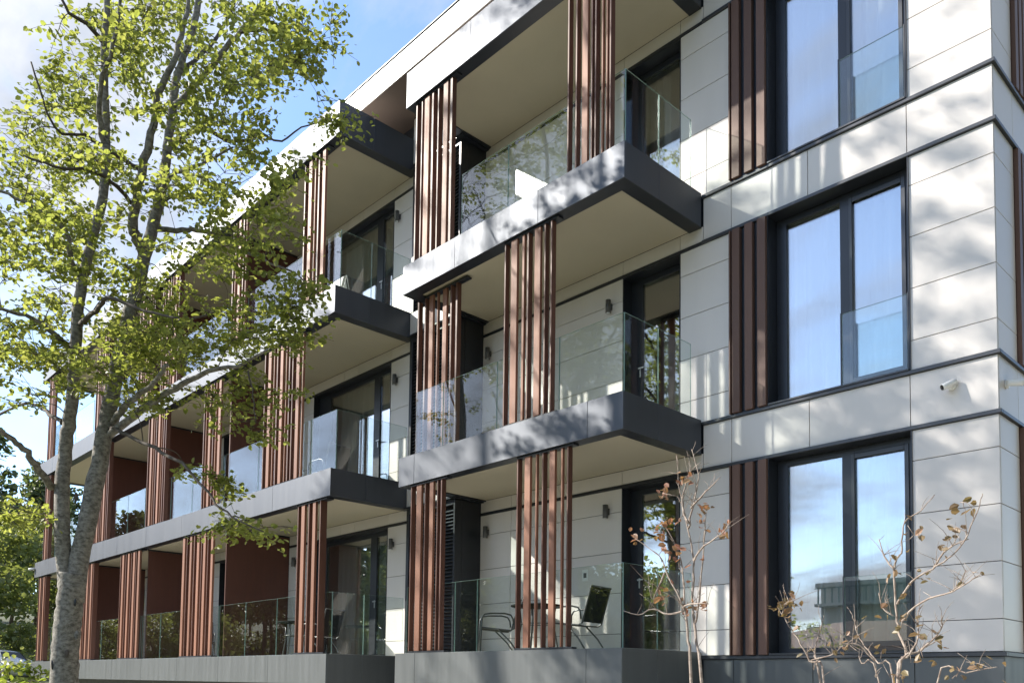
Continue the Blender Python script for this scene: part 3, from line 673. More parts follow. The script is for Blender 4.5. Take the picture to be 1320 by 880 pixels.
def leaf_object(p, R, m, parent):
    if m not in leaf_unit:
        me = bpy.data.meshes.new('leaf'); me.from_pydata([tuple(q) for q in LEAF_6], [], [tuple(q) for q in LEAF_Q]); me.materials.append(MT[m]); leaf_unit[m] = me
    o = bpy.data.objects.new('leaf', leaf_unit[m]); COL.objects.link(o); o.parent = parent
    Mx = Matrix.Identity(4); 
    for i in range(3):
        for j in range(3): Mx[i][j] = R[i][j]
        Mx[i][3] = p[i] - WP[parent][i]
    o.matrix_local = Mx
def smooth_path(pts, rr, sub=5):
    """Catmull-Rom through pts with radii"""
    P_ = [Vector(p) for p in pts]; out = []; ro = []
    for i in range(len(P_) - 1):
        p0, p1, p2, p3 = P_[max(i - 1, 0)], P_[i], P_[i + 1], P_[min(i + 2, len(P_) - 1)]
        for s in range(sub):
            t = s / sub
            out.append(.5 * ((2 * p1) + (p2 - p0) * t + (2 * p0 - 5 * p1 + 4 * p2 - p3) * t * t + (3 * p1 - p0 - 3 * p2 + p3) * t ** 3)); ro.append(rr[i] + (rr[i + 1] - rr[i]) * t)
    out.append(P_[-1]); ro.append(rr[-1]); return out, ro
def taper(n, a, b): return [a + (b - a) * i / (n - 1) for i in range(n)]

class Tree:
    def __init__(s, name, base, label, cat, group=None, barkm='bark', twigm='twig', leafm='leaf'):
        s.root = empty(name, base, label, cat, group); s.bark, s.twig, s.leafm = barkm, twigm, leafm; s.sk = []; s.sr = []; s.P = []; s.R = []
    def limb(s, pts, r0, r1, name='branch', n=8, sub=5, wob=.0, seed=0, flare=None):
        rn = random.Random(seed); rr = taper(len(pts), r0, r1)
        if flare: rr[0] *= flare
        p, r = smooth_path(pts, rr, sub)
        if wob: p = [q + Vector((rn.gauss(0, 1), rn.gauss(0, 1), rn.gauss(0, .5))) * wob * (1 if 0 < i < len(p) - 1 else 0) for i, q in enumerate(p)]
        b = MB(); b.tube(p, r, n, jit=.05 if r0 > .05 else 0, rnd=rn); o = b.build(name, s.bark if r0 > .035 else s.twig, s.root)
        for q, w in zip(p, r): s.sk.append(q); s.sr.append(w)
        return o
    def spray(s, targets, per, size, spread, flat=.28, seed=1, twig_r=.011, droop=.12, name='twigs'):
        """thin twigs from the nearest wood to each target, leaves in flattened sprays round their ends"""
        rn = random.Random(seed); sk = np.array([tuple(q) for q in s.sk]); rad_ = list(s.sr)
        T = np.array([tuple(t) for t in targets]); d = np.linalg.norm(T[:, None, :] - sk[None], axis=2).min(1); order = np.argsort(d)
        b = MB()
        for i in order:
            t = T[i]; dd = np.linalg.norm(sk - t, axis=1) + np.maximum(0, sk[:, 2] - t[2]) * .6
            j = int(np.argmin(dd)); a = Vector(sk[j]); e = Vector(t); ln = (e - a).length
            mid = a.lerp(e, .5) + Vector((rn.gauss(0, .07), rn.gauss(0, .07), .10)) * ln + Vector((0, 0, droop * ln * .4))
            r0 = min(rad_[j] * .7, twig_r * (.6 + .5 * ln)); r0 = max(r0, .004)
            p, r = smooth_path([a, mid, e], [r0, r0 * .65, .003], 4)
            b.tube(p, r, 5, cap=False)
            sk = np.vstack([sk, np.array([tuple(q) for q in p[3:]])]); rad_ += r[3:]
            dirn = (e - mid).normalized(); n_ = int(per * rn.uniform(.6, 1.4))
            # side shoots that carry the leaves
            side = []
            for q in range(5):
                w = rn.uniform(0, 2 * math.pi); base = mid.lerp(e, rn.uniform(.35, 1.0)); v = Vector((math.cos(w), math.sin(w), rn.uniform(-.25, .25))) * spread * rn.uniform(.5, 1) + dirn * spread * .5
                b.tube([base, base + v * .55 + Vector((0, 0, .02)), base + v], [.004, .003, .002], 4, cap=False); side.append((base, base + v))
            for q in range(n_):
                u, w = side[rn.randrange(5)]; c = u.lerp(w, rn.uniform(.15, 1.05)); g = Vector((rn.gauss(0, .10), rn.gauss(0, .10), rn.gauss(0, .10 * flat * 2))) * spread * 1.6
                s.P.append(tuple(c + g)); s.dir = None
        o = b.build(name, s.twig, s.root); o['kind'] = 'stuff'
        s.size = size
        return o
    def finish(s, solo=0, tilt=.5, up=.8, view=False):
        P_ = np.array(s.P); R_ = leaf_frames(P_, s.size, up, tilt)
        pick = np.zeros(len(P_), bool)
        if solo:
            f = P_ @ np.array(Fv); x = 660 + FPX * (P_ @ np.array(R2)) / f; y = CY - FPX * (P_ @ np.array(U2)) / f
            sz = np.linalg.norm(R_[:, :, 1], axis=1) / f; ok = (x > 3) & (x < 1317) & (y > 3) & (y < 877) & (f > .5)
            sz = np.where(ok, sz, -1); idx = np.argsort(-sz)[:solo]; pick[idx[sz[idx] > 0]] = True
            for i in np.nonzero(pick)[0]: leaf_object(P_[i], R_[i], s.leafm, s.root)
        if (~pick).any():
            me = leaves_mesh('foliage', P_[~pick] - np.array(WP[s.root]), R_[~pick], s.leafm); o = bpy.data.objects.new('foliage', me); place(o, WP[s.root], s.root); o['kind'] = 'stuff'

# the tall tree in front of the left balconies
TD = 11.0
def tp(x, y, d=0.0): return at_depth(x, y, TD + d)
base = tp(82, 850); base.z = -1.62
T = Tree('broadleaf_tree', base, 'tall leafy tree with forked grey trunk in front of the left balconies', 'tree')
T.limb([base, tp(82, 880), tp(84, 835), tp(88, 795), tp(92, 760), tp(93, 738)], .168, .158, 'trunk', 20, 6, .005, 1, 1.35)
T.limb([tp(90, 775), tp(82, 720), tp(80, 640), tp(84, 580), tp(92, 528, -.1), tp(96, 470, -.2), tp(103, 375, -.3), tp(116, 317, -.4), tp(135, 240, -.5), tp(136, 150, -.5), tp(134, 70, -.6), tp(138, 0, -.7), tp(140, -150, -.8), tp(150, -260, -.6)], .102, .026, 'trunk', 14, 5, .006, 2)
T.limb([tp(95, 775), tp(103, 720, .05), tp(122, 631, .1), tp(132, 575, .1), tp(146, 500, .2), tp(163, 425, .25), tp(177, 375, .3), tp(187, 330, .3), tp(199, 285, .4), tp(210, 238, .5), tp(216, 190, .5), tp(222, 143, .5), tp(229, 95, .5), tp(250, 34, .6), tp(262, -60, .6), tp(270, -200, .8), tp(280, -300, .8)], .124, .026, 'trunk', 14, 5, .006, 3)
LB = [  # (points with depth offset, start radius, end radius)
    ([(187, 328, .3), (176, 305, .1), (170, 290, 0), (177, 245, -.2), (186, 205, -.3), (198, 160, -.4), (208, 112, -.5), (225, 78, -.5), (235, 38, -.5), (242, 5, -.5), (250, -120, -.4)], .075, .02),
    ([(135, 190, -.5), (128, 150, -.7), (131, 100, -.9), (150, 40, -1.1), (160, -60, -1.2)], .04, .015),
    ([(146, 545, .1), (160, 525, -.2), (180, 508, -.5), (200, 488, -.8), (216, 470, -1.1)], .05, .02),
    ([(142, 560, .1), (175, 535, -.2), (210, 510, -.5), (245, 490, -.7), (279, 475, -.9), (310, 470, -1.0), (345, 450, -1.2)], .055, .012),
    ([(140, 552, .1), (165, 560, -.3), (208, 583, -.8), (242, 603, -1.1), (276, 644, -1.3), (299, 665, -1.4), (340, 685, -1.5)], .028, .007),
    ([(66, 628, 0), (45, 599, -.4), (30, 578, -.6), (9, 562, -.8), (-30, 530, -1.2), (-90, 500, -1.4)], .05, .02),
    ([(80, 545, 0), (60, 530, .4), (36, 520, .8), (0, 535, 1.2), (-40, 560, 1.4)], .03, .012),
    ([(206, 250, .4), (218, 228, .2), (240, 218, 0), (266, 208, -.2), (300, 190, -.4)], .04, .012),
    ([(202, 275, .4), (215, 257, .8), (250, 254, 1.1), (270, 250, 1.3), (275, 240, 1.4), (310, 235, 1.7)], .035, .012),
    ([(221, 143, .5), (255, 105, .3), (293, 61, .1), (314, 38, 0), (341, 0, -.2), (370, -60, -.3)], .05, .015),
    ([(310, 42, 0), (340, 38, .2), (372, 55, .3), (409, 65, .4), (440, 58, .5)], .025, .006),
    ([(216, 195, .5), (255, 165, .8), (290, 180, 1.1), (324, 179, 1.3), (337, 172, 1.4), (361, 181, 1.5), (400, 160, 1.7), (440, 150, 1.9)], .035, .006),
    ([(197, 297, .4), (235, 296, .6), (259, 298, .8), (290, 305, .9), (307, 320, 1.0), (340, 335, 1.1), (385, 355, 1.2), (410, 380, 1.2)], .04, .008),
    ([(181, 218, -.2), (136, 191, -.3), (109, 174, -.5), (70, 165, -.8), (40, 80, -1.0)], .03, .01),
    ([(170, 262, -.1), (150, 240, -.4), (120, 220, -.8), (70, 215, -1.1), (30, 200, -1.2)], .03, .01),
    ([(105, 360, -.3), (92, 335, -.6), (85, 300, -.8), (50, 270, -1.1), (10, 250, -1.3), (-40, 230, -1.4)], .04, .012),
    ([(97, 460, -.2), (70, 430, -.5), (40, 410, -.7), (0, 400, -1.0), (-60, 390, -1.2)], .04, .012),
    ([(150, 480, .2), (175, 440, .7), (205, 420, 1.2), (250, 410, 1.5), (300, 395, 1.6)], .035, .01),
    ([(100, 420, -.2), (125, 400, -.8), (140, 385, -1.2), (185, 400, -1.5), (230, 410, -1.7)], .035, .01),
    ([(230, 95, .5), (270, 60, 1.0), (300, 10, 1.3), (330, -80, 1.5)], .035, .012),
    ([(136, 60, -.6), (110, 30, -.8), (85, 10, -1), (60, -60, -1.1)], .03, .012),
    ([(266, -140, .7), (330, -220, .9), (380, -260, 1.0)], .03, .01), ([(145, -200, -.8), (80, -260, -1), (20, -280, -1.2)], .03, .01), ([(270, -240, .8), (230, -330, .3), (190, -400, 0)], .03, .01),
    ([(320, 478, -1.0), (325, 510, -1.0), (330, 545, -1.0)], .012, .005),
]
for i, (pts, a, b_) in enumerate(LB): T.limb([tp(*p) for p in pts], a, b_, 'branch', 9, 4, .012, 20 + i)
def knot(px, py, dd, r, h, m):
    c = tp(px, py, dd); b = MB(); v = []
    for i in range(7):
        a = math.pi * i / 6; z = -math.cos(a) * h; q = math.sin(a) * r * (1 + .15 * math.sin(i * 2.1))
        v += [c + R2 * math.cos(w * math.pi / 5) * q + Fh * math.sin(w * math.pi / 5) * q * .5 + Vector((0, 0, z)) for w in range(10)]
    b.add(v, [(i * 10 + w, i * 10 + (w + 1) % 10, (i + 1) * 10 + (w + 1) % 10, (i + 1) * 10 + w) for i in range(6) for w in range(10)], 0, True); b.build('bark_scar', m, T.root)
knot(68, 855, -.14, .022, .075, 'black'); knot(86, 842, -.165, .032, .05, 'twig'); knot(97, 776, -.12, .016, .05, 'black'); knot(99, 818, -.10, .035, .06, 'bark'); knot(98, 640, -.02, .03, .06, 'twig')
ELL = [(260, 40, 140, 55, 26, 1.6), (385, 55, 60, 45, 13, .8), (110, 85, 55, 65, 13, 1.3), (85, 180, 65, 55, 15, 1.5), (195, 110, 60, 65, 11, 1.8), (305, 125, 70, 55, 16, 1.5),
       (105, 255, 105, 60, 24, 1.8), (255, 225, 90, 60, 13, 1.9), (345, 225, 50, 45, 7, 1.2), (55, 330, 90, 60, 22, 1.8), (200, 345, 100, 50, 14, 2.0), (320, 310, 70, 45, 14, 1.4),
       (120, 430, 120, 55, 28, 1.8), (245, 440, 90, 45, 20, 1.6), (345, 420, 60, 35, 10, 1.0), (40, 480, 60, 45, 13, 1.4), (150, 500, 90, 35, 9, 1.5), (310, 520, 45, 45, 10, .6),
       (375, 375, 35, 30, 6, .6), (322, 678, 34, 14, 5, .25), (255, 612, 30, 14, 3, .3), (25, 662, 35, 18, 6, .4), (432, 158, 24, 18, 3, .3),
       (-50, 300, 60, 150, 18, 1.6), (-50, 460, 50, 70, 9, 1.3), (220, -90, 200, 70, 26, 2.0), (215, -240, 160, 90, 20, 1.8), (200, -370, 100, 60, 6, 1.2)]
def targets(ell, seed):
    rn = random.Random(seed); out = []
    for cx_, cy_, rx, ry, n_, dd in ell:
        for _ in range(n_):
            w = rn.uniform(0, 2 * math.pi); q = math.sqrt(rn.random()); sgn = rn.uniform(-1, 1)
            out.append(tp(cx_ + math.cos(w) * q * rx, cy_ + math.sin(w) * q * ry, sgn * dd * math.sqrt(max(.1, 1 - q * q * .7))))
    return out
ELL = [(*e[:4], int(e[4] * 1.6 + .5), e[5]) for e in ELL]
T.spray(targets(ELL, 3), 46, .078, .38, seed=5)
T.finish(solo=300)

# trees beside it, beyond the left edge of the view: they shade the facade and show in its glass
def round_tree(base, hgt, rx, n_t, label, seed, per=40, size=.095, group='broadleaf trees on the lawn', crown0=.42):
    rn = random.Random(seed); b0 = Vector(base); t = Tree('broadleaf_tree', b0, label, 'tree', group)
    top = b0 + Vector((rn.uniform(-.4, .4), rn.uniform(-.4, .4), hgt * .93))
    mids = [b0.lerp(top, k / 6) + Vector((rn.gauss(0, .10), rn.gauss(0, .10), 0)) * (1 if k not in (0, 6) else 0) for k in range(7)]
    t.limb(mids, hgt * .014, .02, 'trunk', 12, 4, .01, seed, 1.4)
    for i in range(15):
        k = rn.uniform(crown0, .9); p = b0.lerp(top, k); w = i * 2.4 + rn.uniform(-.4, .4); ln = rx * math.sin(math.pi * (.25 + .7 * (k - crown0) / (1 - crown0))) * rn.uniform(.7, 1.05)
        e = p + Vector((math.cos(w) * ln, math.sin(w) * ln, ln * rn.uniform(.2, .7))); t.limb([p, p.lerp(e, .5) + Vector((0, 0, .15 * ln)), e], .055 * (1.1 - k), .01, 'branch', 7, 4, .02, seed + i)
    T_ = []
    while len(T_) < n_t:
        v = Vector((rn.uniform(-1, 1), rn.uniform(-1, 1), rn.uniform(-1, 1)))
        if .25 < v.length < 1:
            T_.append(b0 + Vector((v.x * rx, v.y * rx, hgt * (crown0 + (1.02 - crown0) * (v.z + 1) / 2))))
    t.spray(T_, per, size, .45, seed=seed); t.finish()
    return t
round_tree((-19.6, 0.2, -1.6), 20.5, 3.0, 185, 'tall tree on the lawn left of the forked tree, outside the view', 51)
#@@REST2
round_tree((-10.8, -1.2, -1.6), 3.3, .8, 34, 'small young tree on the lawn beside the path, outside the view', 77, 26, .07, 'broadleaf trees on the lawn', .35)

# ------------------------------------------------------------------ saplings in front of the wall
def sapling(Y, stems, tips, label, leafm, per, size, seed, r0=.016):
    b0 = at_Y(*stems[0][0], Y); b0.z = -1.6; rn = random.Random(seed)
    t = Tree('sapling', b0, label, 'sapling', 'young trees planted along the wall', 'paletwig', 'paletwig', leafm)
    for i, st in enumerate(stems):
        r = r0 * (1 if i < 2 else .62); dy = rn.uniform(-.22, .22)
        pts = [at_Y(x, y, Y + dy * min(1, j / 2.5)) for j, (x, y) in enumerate(st)]
        if i < 2 or st[0][1] > 868: pts = [Vector((pts[0].x + .02 * i, pts[0].y, -1.62))] + pts
        t.limb(pts, r, .0032, 'stem' if i < 2 else 'branch', 8, 4, .004, seed + i)
        for q in range(8):                                   # bare side twigs
            k = rn.randrange(1, len(pts)); p = pts[k - 1].lerp(pts[k], rn.random())
            e = p + Vector((rn.gauss(0, .09), rn.gauss(0, .09), rn.uniform(.04, .20))); t.limb([p, p.lerp(e, .5) + Vector((rn.gauss(0, .012), 0, .01)), e], .0032, .0012, 'twig', 5, 2, 0, 0)
    for (x, y, n_) in tips:
        c = at_Y(x, y, Y); j = min(range(len(t.sk)), key=lambda q: (t.sk[q] - c).length); c = c.lerp(t.sk[j], .25)
        if (c - t.sk[j]).length > .03: t.limb([t.sk[j], c], .004, .002, 'twig', 5, 2)
        for _ in range(int(n_ * per)): t.P.append(tuple(c + Vector((rn.gauss(0, .036), rn.gauss(0, .04), rn.gauss(0, .034)))))
    t.size = size
    P_ = np.array(t.P); R_ = leaf_frames(P_, size, .55, .6)
    for i in range(len(P_)): leaf_object(P_[i], R_[i], leafm, t.root)
    return t
q8 = lambda l: [(440 + x / 2.64, 560 + y / 2.64) for x, y in l]
q9 = lambda l: [(900 + x / 2.75, 560 + y / 2.75) for x, y in l]
sapling(6.5, [q8(p) for p in ([(1190, 845), (1182, 700), (1165, 590), (1112, 480), (1082, 412), (1000, 352)], [(1225, 845), (1207, 700), (1195, 560), (1200, 430), (1180, 320), (1152, 200), (1140, 70)],
        [(1200, 430), (1222, 390), (1290, 340), (1320, 305)], [(1180, 320), (1196, 240), (1215, 140), (1192, 50)], [(1165, 600), (1110, 610), (1060, 592), (1010, 612), (960, 598)], [(1160, 590), (1190, 575), (1250, 575)],
        [(1180, 300), (1160, 230), (1185, 130), (1225, 95)], [(1190, 250), (1240, 195), (1290, 145)], [(1170, 620), (1165, 510), (1148, 400), (1090, 290)], [(1100, 470), (1060, 560), (1045, 500)], [(1205, 640), (1222, 520), (1235, 330), (1245, 250)])],
        [(*q8([p])[0], n) for p, n in (((1000, 345), 1), ((1075, 195), 1), ((1080, 330), 1), ((1100, 380), .8), ((1130, 400), 1), ((1150, 140), .8), ((1190, 150), .5), ((1240, 265), 1.2), ((1210, 300), .6), ((1300, 315), .9), ((1100, 560), 1.2), ((1130, 530), .8), ((1240, 580), .9), ((1180, 600), .6), ((1215, 430), .4), ((1090, 300), .8), ((1140, 300), .6))],
        'bare young tree with reddish brown leaves before the right-hand balcony door', 'redleaf', 9, .066, 61, .0165)
sapling(7.0, [q9(p) for p in ([(705, 880), (737, 780), (712, 700), (705, 640), (695, 480), (720, 400), (730, 310), (790, 270), (838, 212)], [(708, 870), (780, 770), (820, 745), (862, 722)],
        [(722, 660), (790, 592), (900, 556), (960, 520), (1005, 490)], [(705, 600), (760, 520), (830, 475), (880, 440), (940, 380), (990, 270), (1008, 208)], [(692, 872), (640, 810), (590, 750), (560, 690), (548, 640)], [(625, 800), (570, 745), (500, 742)],
        [(850, 885), (950, 842), (1060, 822)], [(695, 480), (660, 430), (640, 370)], [(835, 470), (890, 400), (960, 370)], [(738, 790), (780, 720), (775, 640), (800, 600)], [(690, 640), (655, 610), (640, 560)], [(900, 556), (925, 530), (955, 480)], [(790, 765), (860, 690), (862, 640)], [(640, 870), (580, 810), (570, 760)])],
        [(*q9([p])[0], n) for p, n in (((920, 240), .5), ((945, 270), 1), ((920, 320), .9), ((910, 350), .5), ((860, 390), 1.1), ((770, 350), .8), ((735, 310), .3), ((700, 440), .7), ((800, 510), 1), ((760, 540), .6), ((700, 490), .8), ((650, 610), .8), ((760, 640), .8), ((560, 640), .5), ((520, 745), .9), ((650, 760), .9), ((720, 690), 1), ((790, 690), .8), ((830, 730), 1), ((800, 800), 1), ((740, 850), 1), ((905, 850), .8), ((1000, 820), .9), ((1055, 830), .7), ((1003, 490), .3), ((915, 540), .4), ((580, 730), .5), ((860, 740), .5))],
        'wide many-branched young tree with sparse olive leaves in front of the ground-floor tall window', 'oliveleaf', 5.5, .068, 62, .0145)
sapling(7.0, [q9(p) for p in ([(432, 885), (395, 800), (365, 740), (330, 690), (300, 640), (280, 610)], [(443, 885), (420, 800), (412, 770), (430, 700), (445, 640)], [(300, 640), (310, 600), (345, 585)], [(395, 800), (470, 780), (520, 745)])],
        [(*q9([p])[0], n) for p, n in (((285, 620), 1), ((320, 590), 1.3), ((345, 600), .9), ((390, 765), .4), ((340, 660), .5), ((300, 590), .8), ((490, 770), .5))],
        'slender two-stemmed sapling left of the wide young tree by the wall', 'oliveleaf', 9, .072, 63, .011)

# ------------------------------------------------------------------ shrubs at the far left corner
def shrub(px, py, d, hgt, w, n, label, seed, m='shrub', size=.10):
    rn = random.Random(seed); c = at_depth(px, py, d); b0 = Vector((c.x, c.y, land(c.x, c.y))); t = Tree('shrub', b0, label, 'shrub', 'leafy shrubs at the left corner', 'twig', 'twig', m)
    for i in range(9):
        a = rn.uniform(0, 6.28); l = rn.uniform(.5, 1) * hgt; e = b0 + Vector((math.cos(a) * w * .7 * rn.random(), math.sin(a) * w * .7 * rn.random(), l)); t.limb([b0 + Vector((math.cos(a) * .05, math.sin(a) * .05, 0)), b0.lerp(e, .5) + Vector((rn.gauss(0, .06), rn.gauss(0, .06), 0)), e], .014, .004, 'stem', 6, 3)
    t.spray([b0 + Vector((rn.gauss(0, w * .45), rn.gauss(0, w * .45), hgt * rn.uniform(.3, 1.05))) for _ in range(n)], 26, size, .26, seed=seed); t.finish(); return t
shrub(12, 858, 15, 1.3, .7, 26, 'lime green shrub low at the left edge, before the silver car', 71)
shrub(50, 860, 13.5, 1.75, .45, 26, 'small lime green shrub beside the trunk of the forked tree', 72)
shrub(-40, 850, 17, 2.0, 1.0, 40, 'broad green shrub left of the lime one, at the edge of the view', 73)
shrub(-8, 872, 10.5, 1.5, .5, 24, 'low green shrub nearest the eye at the left edge', 74)

# ------------------------------------------------------------------ silver car on the drive at the far left
def car(px, py, d, rz, label):
    c = at_depth(px, py, d); z0 = land(c.x, c.y); t = empty('parked_car', (c.x, c.y, z0), label, 'car', rz=rz)
    # local: length along x (front +x), width along y; sections (x, half width, sill, belt, roof half width, roof)
    S = [(-2.2, .70, .50, .90, .66, .92), (-2.12, .86, .36, 1.02, .62, 1.18), (-1.85, .90, .30, 1.05, .62, 1.62), (-1.0, .91, .28, 1.05, .63, 1.70), (0, .91, .28, 1.03, .63, 1.70), (.45, .91, .28, 1.02, .60, 1.62), (1.05, .90, .28, 1.00, .72, 1.08), (1.6, .89, .30, .96, .70, 1.02), (2.05, .84, .36, .86, .62, .92), (2.22, .66, .46, .74, .56, .78)]
    b = MB(); v = []
    for (x, hw, si, be, rw, ro) in S:
        pr_ = [(0, si - .04), (hw * .8, si - .04), (hw * .97, si + .08), (hw, (si + be) / 2), (hw * .97, be), (rw + .02, ro - .07 if ro - be > .2 else ro - .02), (rw - .10, ro), (0, ro + .02)]
        v += [(x, y, z) for y, z in pr_] + [(x, -y, z) for y, z in reversed(pr_[1:-1])]
    n = 14; f = [(i * n + j, (i + 1) * n + j, (i + 1) * n + (j + 1) % n, i * n + (j + 1) % n) for i in range(len(S) - 1) for j in range(n)] + [tuple(range(n)), tuple(range((len(S) - 1) * n + n - 1, (len(S) - 1) * n - 1, -1))]
    b.add(v, f, 0, True); b.build('body', 'paint', t, local=True)
    def glass(name, q):
        g = MB(); q = [Vector(p) for p in q]; nn = (q[1] - q[0]).cross(q[2] - q[0]).normalized() * .012
        g.add([p + nn for p in q] + [p - nn * .2 for p in q], [(0, 1, 2, 3), (7, 6, 5, 4), (0, 4, 5, 1), (1, 5, 6, 2), (2, 6, 7, 3), (3, 7, 4, 0)]); return g.build(name, 'black', t, local=True)
    glass('windscreen', [(1.0, -.72, 1.10), (1.0, .72, 1.10), (.50, .56, 1.60), (.50, -.56, 1.60)])
    glass('rear_window', [(-2.11, .6, 1.08), (-2.11, -.6, 1.08), (-1.9, -.56, 1.52), (-1.9, .56, 1.52)])
    for s in (-1, 1):
        for xa, xb, xc, xd in ((-.98, -.02, -.05, -.95), (.03, .92, .46, .02), (-1.75, -1.05, -1.02, -1.70)):
            q = [(xa, s * .895, 1.08), (xb, s * .895, 1.07), (xc, s * .665, 1.58), (xd, s * .665, 1.58)]; glass('side_window', q if s < 0 else q[::-1])
        for x in (-1.38, 1.38):
            w = MB(); w.tube([(x, s * .93, .34), (x, s * .92, .34), (x, s * .72, .34)], [.30, .345, .345], 22); w.build('wheel', 'tyre', t, local=True)
            h = MB(); h.tube([(x, s * .934, .34), (x, s * .94, .34)], [.21, .19], 14); h.build('rim', 'steel', t, local=True)
        l = MB(); l.box(2.10, 2.16, s * .58 - .14, s * .58 + .14, .70, .82, ch=.02); l.build('headlight', 'lens', t, local=True)
        l = MB(); l.box(-2.2, -2.14, s * .62 - .1, s * .62 + .1, .85, 1.05, ch=.02); l.build('tail_light', 'red', t, local=True)
        m = MB(); m.box(.78, .92, s * 1.0 - .09, s * 1.0 + .09, 1.05, 1.17, ch=.03); m.build('mirror', 'paint', t, local=True)
    g = MB(); g.box(2.19, 2.235, -.42, .42, .50, .66, ch=.015); g.build('grille', 'black', t, local=True)
    return t
car(3, 866, 47, YAW + rad(-22), 'silver car parked behind the shrubs at the far left')

# ------------------------------------------------------------------ the wooded slope behind
def crown_mesh(kind, seed):
    r = np.random.default_rng(seed); P_ = []
    if kind == 'pine':
        for i in range(52):
            z = 5.5 + 9.5 * (i / 52) ** .9; w = r.uniform(0, 6.28); ln = (1 - (z - 5.0) / 11.2) ** .7 * 3.1 * r.uniform(.55, 1.1); n = int(26 + 40 * ln / 3)
            u = r.uniform(.25, 1.05, n); sp = .16 + .16 * ln
            P_.append(np.stack([np.cos(w) * ln * u + r.normal(0, sp, n), np.sin(w) * ln * u + r.normal(0, sp, n), z + .35 * ln * u ** 2 - .15 + r.normal(0, .16, n)], 1))
        size, up = .42, .4
    else:
        for i in range(46):
            v = r.normal(0, 1, 3); v /= np.linalg.norm(v); q = r.uniform(.55, 1); c = np.array([v[0] * 2.9 * q, v[1] * 2.9 * q, 6.2 + v[2] * 4.0 * q]); n = 62
            P_.append(c + r.normal(0, 1, (n, 3)) * (.55, .55, .38))
        size, up = .36, .6
    P_ = np.concatenate(P_); global rng; rng, keep = r, rng; R_ = leaf_frames(P_, size, up, .6); rng = keep
    return leaves_mesh('foliage', P_, R_, 'pineleaf' if kind == 'pine' else 'wood1')
def trunk_mesh(kind, seed):
    rn = random.Random(seed); b = MB(); top = 14.6 if kind == 'pine' else 8.5
    b.tube([(rn.gauss(0, .07) * k, rn.gauss(0, .07) * k, top * k / 6 - .3) for k in range(7)], taper(7, .20, .04), 8)
    for i in range(14):
        z = rn.uniform(4.5, top * .9) if kind == 'pine' else rn.uniform(2.5, 7); w = rn.uniform(0, 6.28); ln = rn.uniform(.8, 2.2); b.tube([(0, 0, z), (math.cos(w) * ln * .6, math.sin(w) * ln * .6, z + .2), (math.cos(w) * ln, math.sin(w) * ln, z + (.25 if kind == 'pine' else 1.0))], [.05, .03, .015], 5)
    o = b.build('trunk', 'pinebark', None, origin=(0, 0, 0)); me = o.data; bpy.data.objects.remove(o); return me
VAR = {k: [(crown_mesh(k, 100 + i), trunk_mesh(k, 200 + i)) for i in range(3)] for k in ('pine', 'broad')}
fr_ = random.Random(9); spots = []
ZONE = {'slope': ('in the wood on the slope behind the left end', 'on the wooded slope'), 'street': ('in the row across the road, mirrored in the balcony glass', 'across the road'),
        'right': ('added beyond the right corner, outside the view, to darken the slab sides', 'beyond the right corner'), 'bush': ('before the low house across the road, seen only in the tall windows', 'before the low house')}
zone = 'slope'
def forest_tree(x, y, kind, sc_):
    zl, zg = ZONE[zone]
    t = empty('pine_tree' if kind == 'pine' else 'woodland_tree', (x, y, land(x, y) - .1), ('tall dark pine ' if kind == 'pine' else 'low leafy bush ' if zone == 'bush' else 'leafy green tree ') + zl, 'tree', ('pines ' if kind == 'pine' else 'leafy trees ') + zg)
    cm, tm = VAR[kind][fr_.randrange(3)]; a = fr_.uniform(0, 6.28)
    for nm, me in (('trunk', tm), ('foliage', cm)):
        o = bpy.data.objects.new(nm, me); COL.objects.link(o); o.parent = t; o.rotation_euler = (0, 0, a); o.scale = (sc_ * fr_.uniform(.9, 1.1), sc_ * fr_.uniform(.9, 1.1), sc_)
        if nm == 'foliage': o['kind'] = 'stuff'
    spots.append((x, y))
def scatter(n, x0, x1, y0, y1, gap, pp, s0, s1):
    k = 0
    for _ in range(n * 20):
        if k >= n: break
        x, y = fr_.uniform(x0, x1), fr_.uniform(y0, y1)
        if all((x - a) ** 2 + (y - b) ** 2 > gap * gap for a, b in spots): forest_tree(x, y, 'pine' if fr_.random() < pp else 'broad', fr_.uniform(s0, s1)); k += 1
scatter(44, -122, -74, 13, 46, 3.8, .72, .85, 1.25)      # what the view shows past the left end
scatter(12, -66, -54, 15.5, 40, 3.4, .2, .26, .42)
scatter(46, -110, -56, -48, 12, 5.0, .55, .8, 1.2)       # what the left balconies' glass mirrors
scatter(12, -56, -46, -40, 6, 4.0, .2, .4, .6)
# undergrowth: one mass
P_ = []
for _ in range(760):
    x, y = fr_.uniform(-96, -49), fr_.uniform(-45, 42); s_ = fr_.uniform(.5, 1.3); n = 30
    P_.append(np.array([x, y, land(x, y) + s_ * .7]) + rng.normal(0, 1, (n, 3)) * (s_ * .7, s_ * .7, s_ * .5))
P_ = np.concatenate(P_); o = bpy.data.objects.new('undergrowth', leaves_mesh('undergrowth', P_, leaf_frames(P_, .34, .7, .6), 'wood1')); place(o, (0, 0, 0), None); o['kind'] = 'stuff'

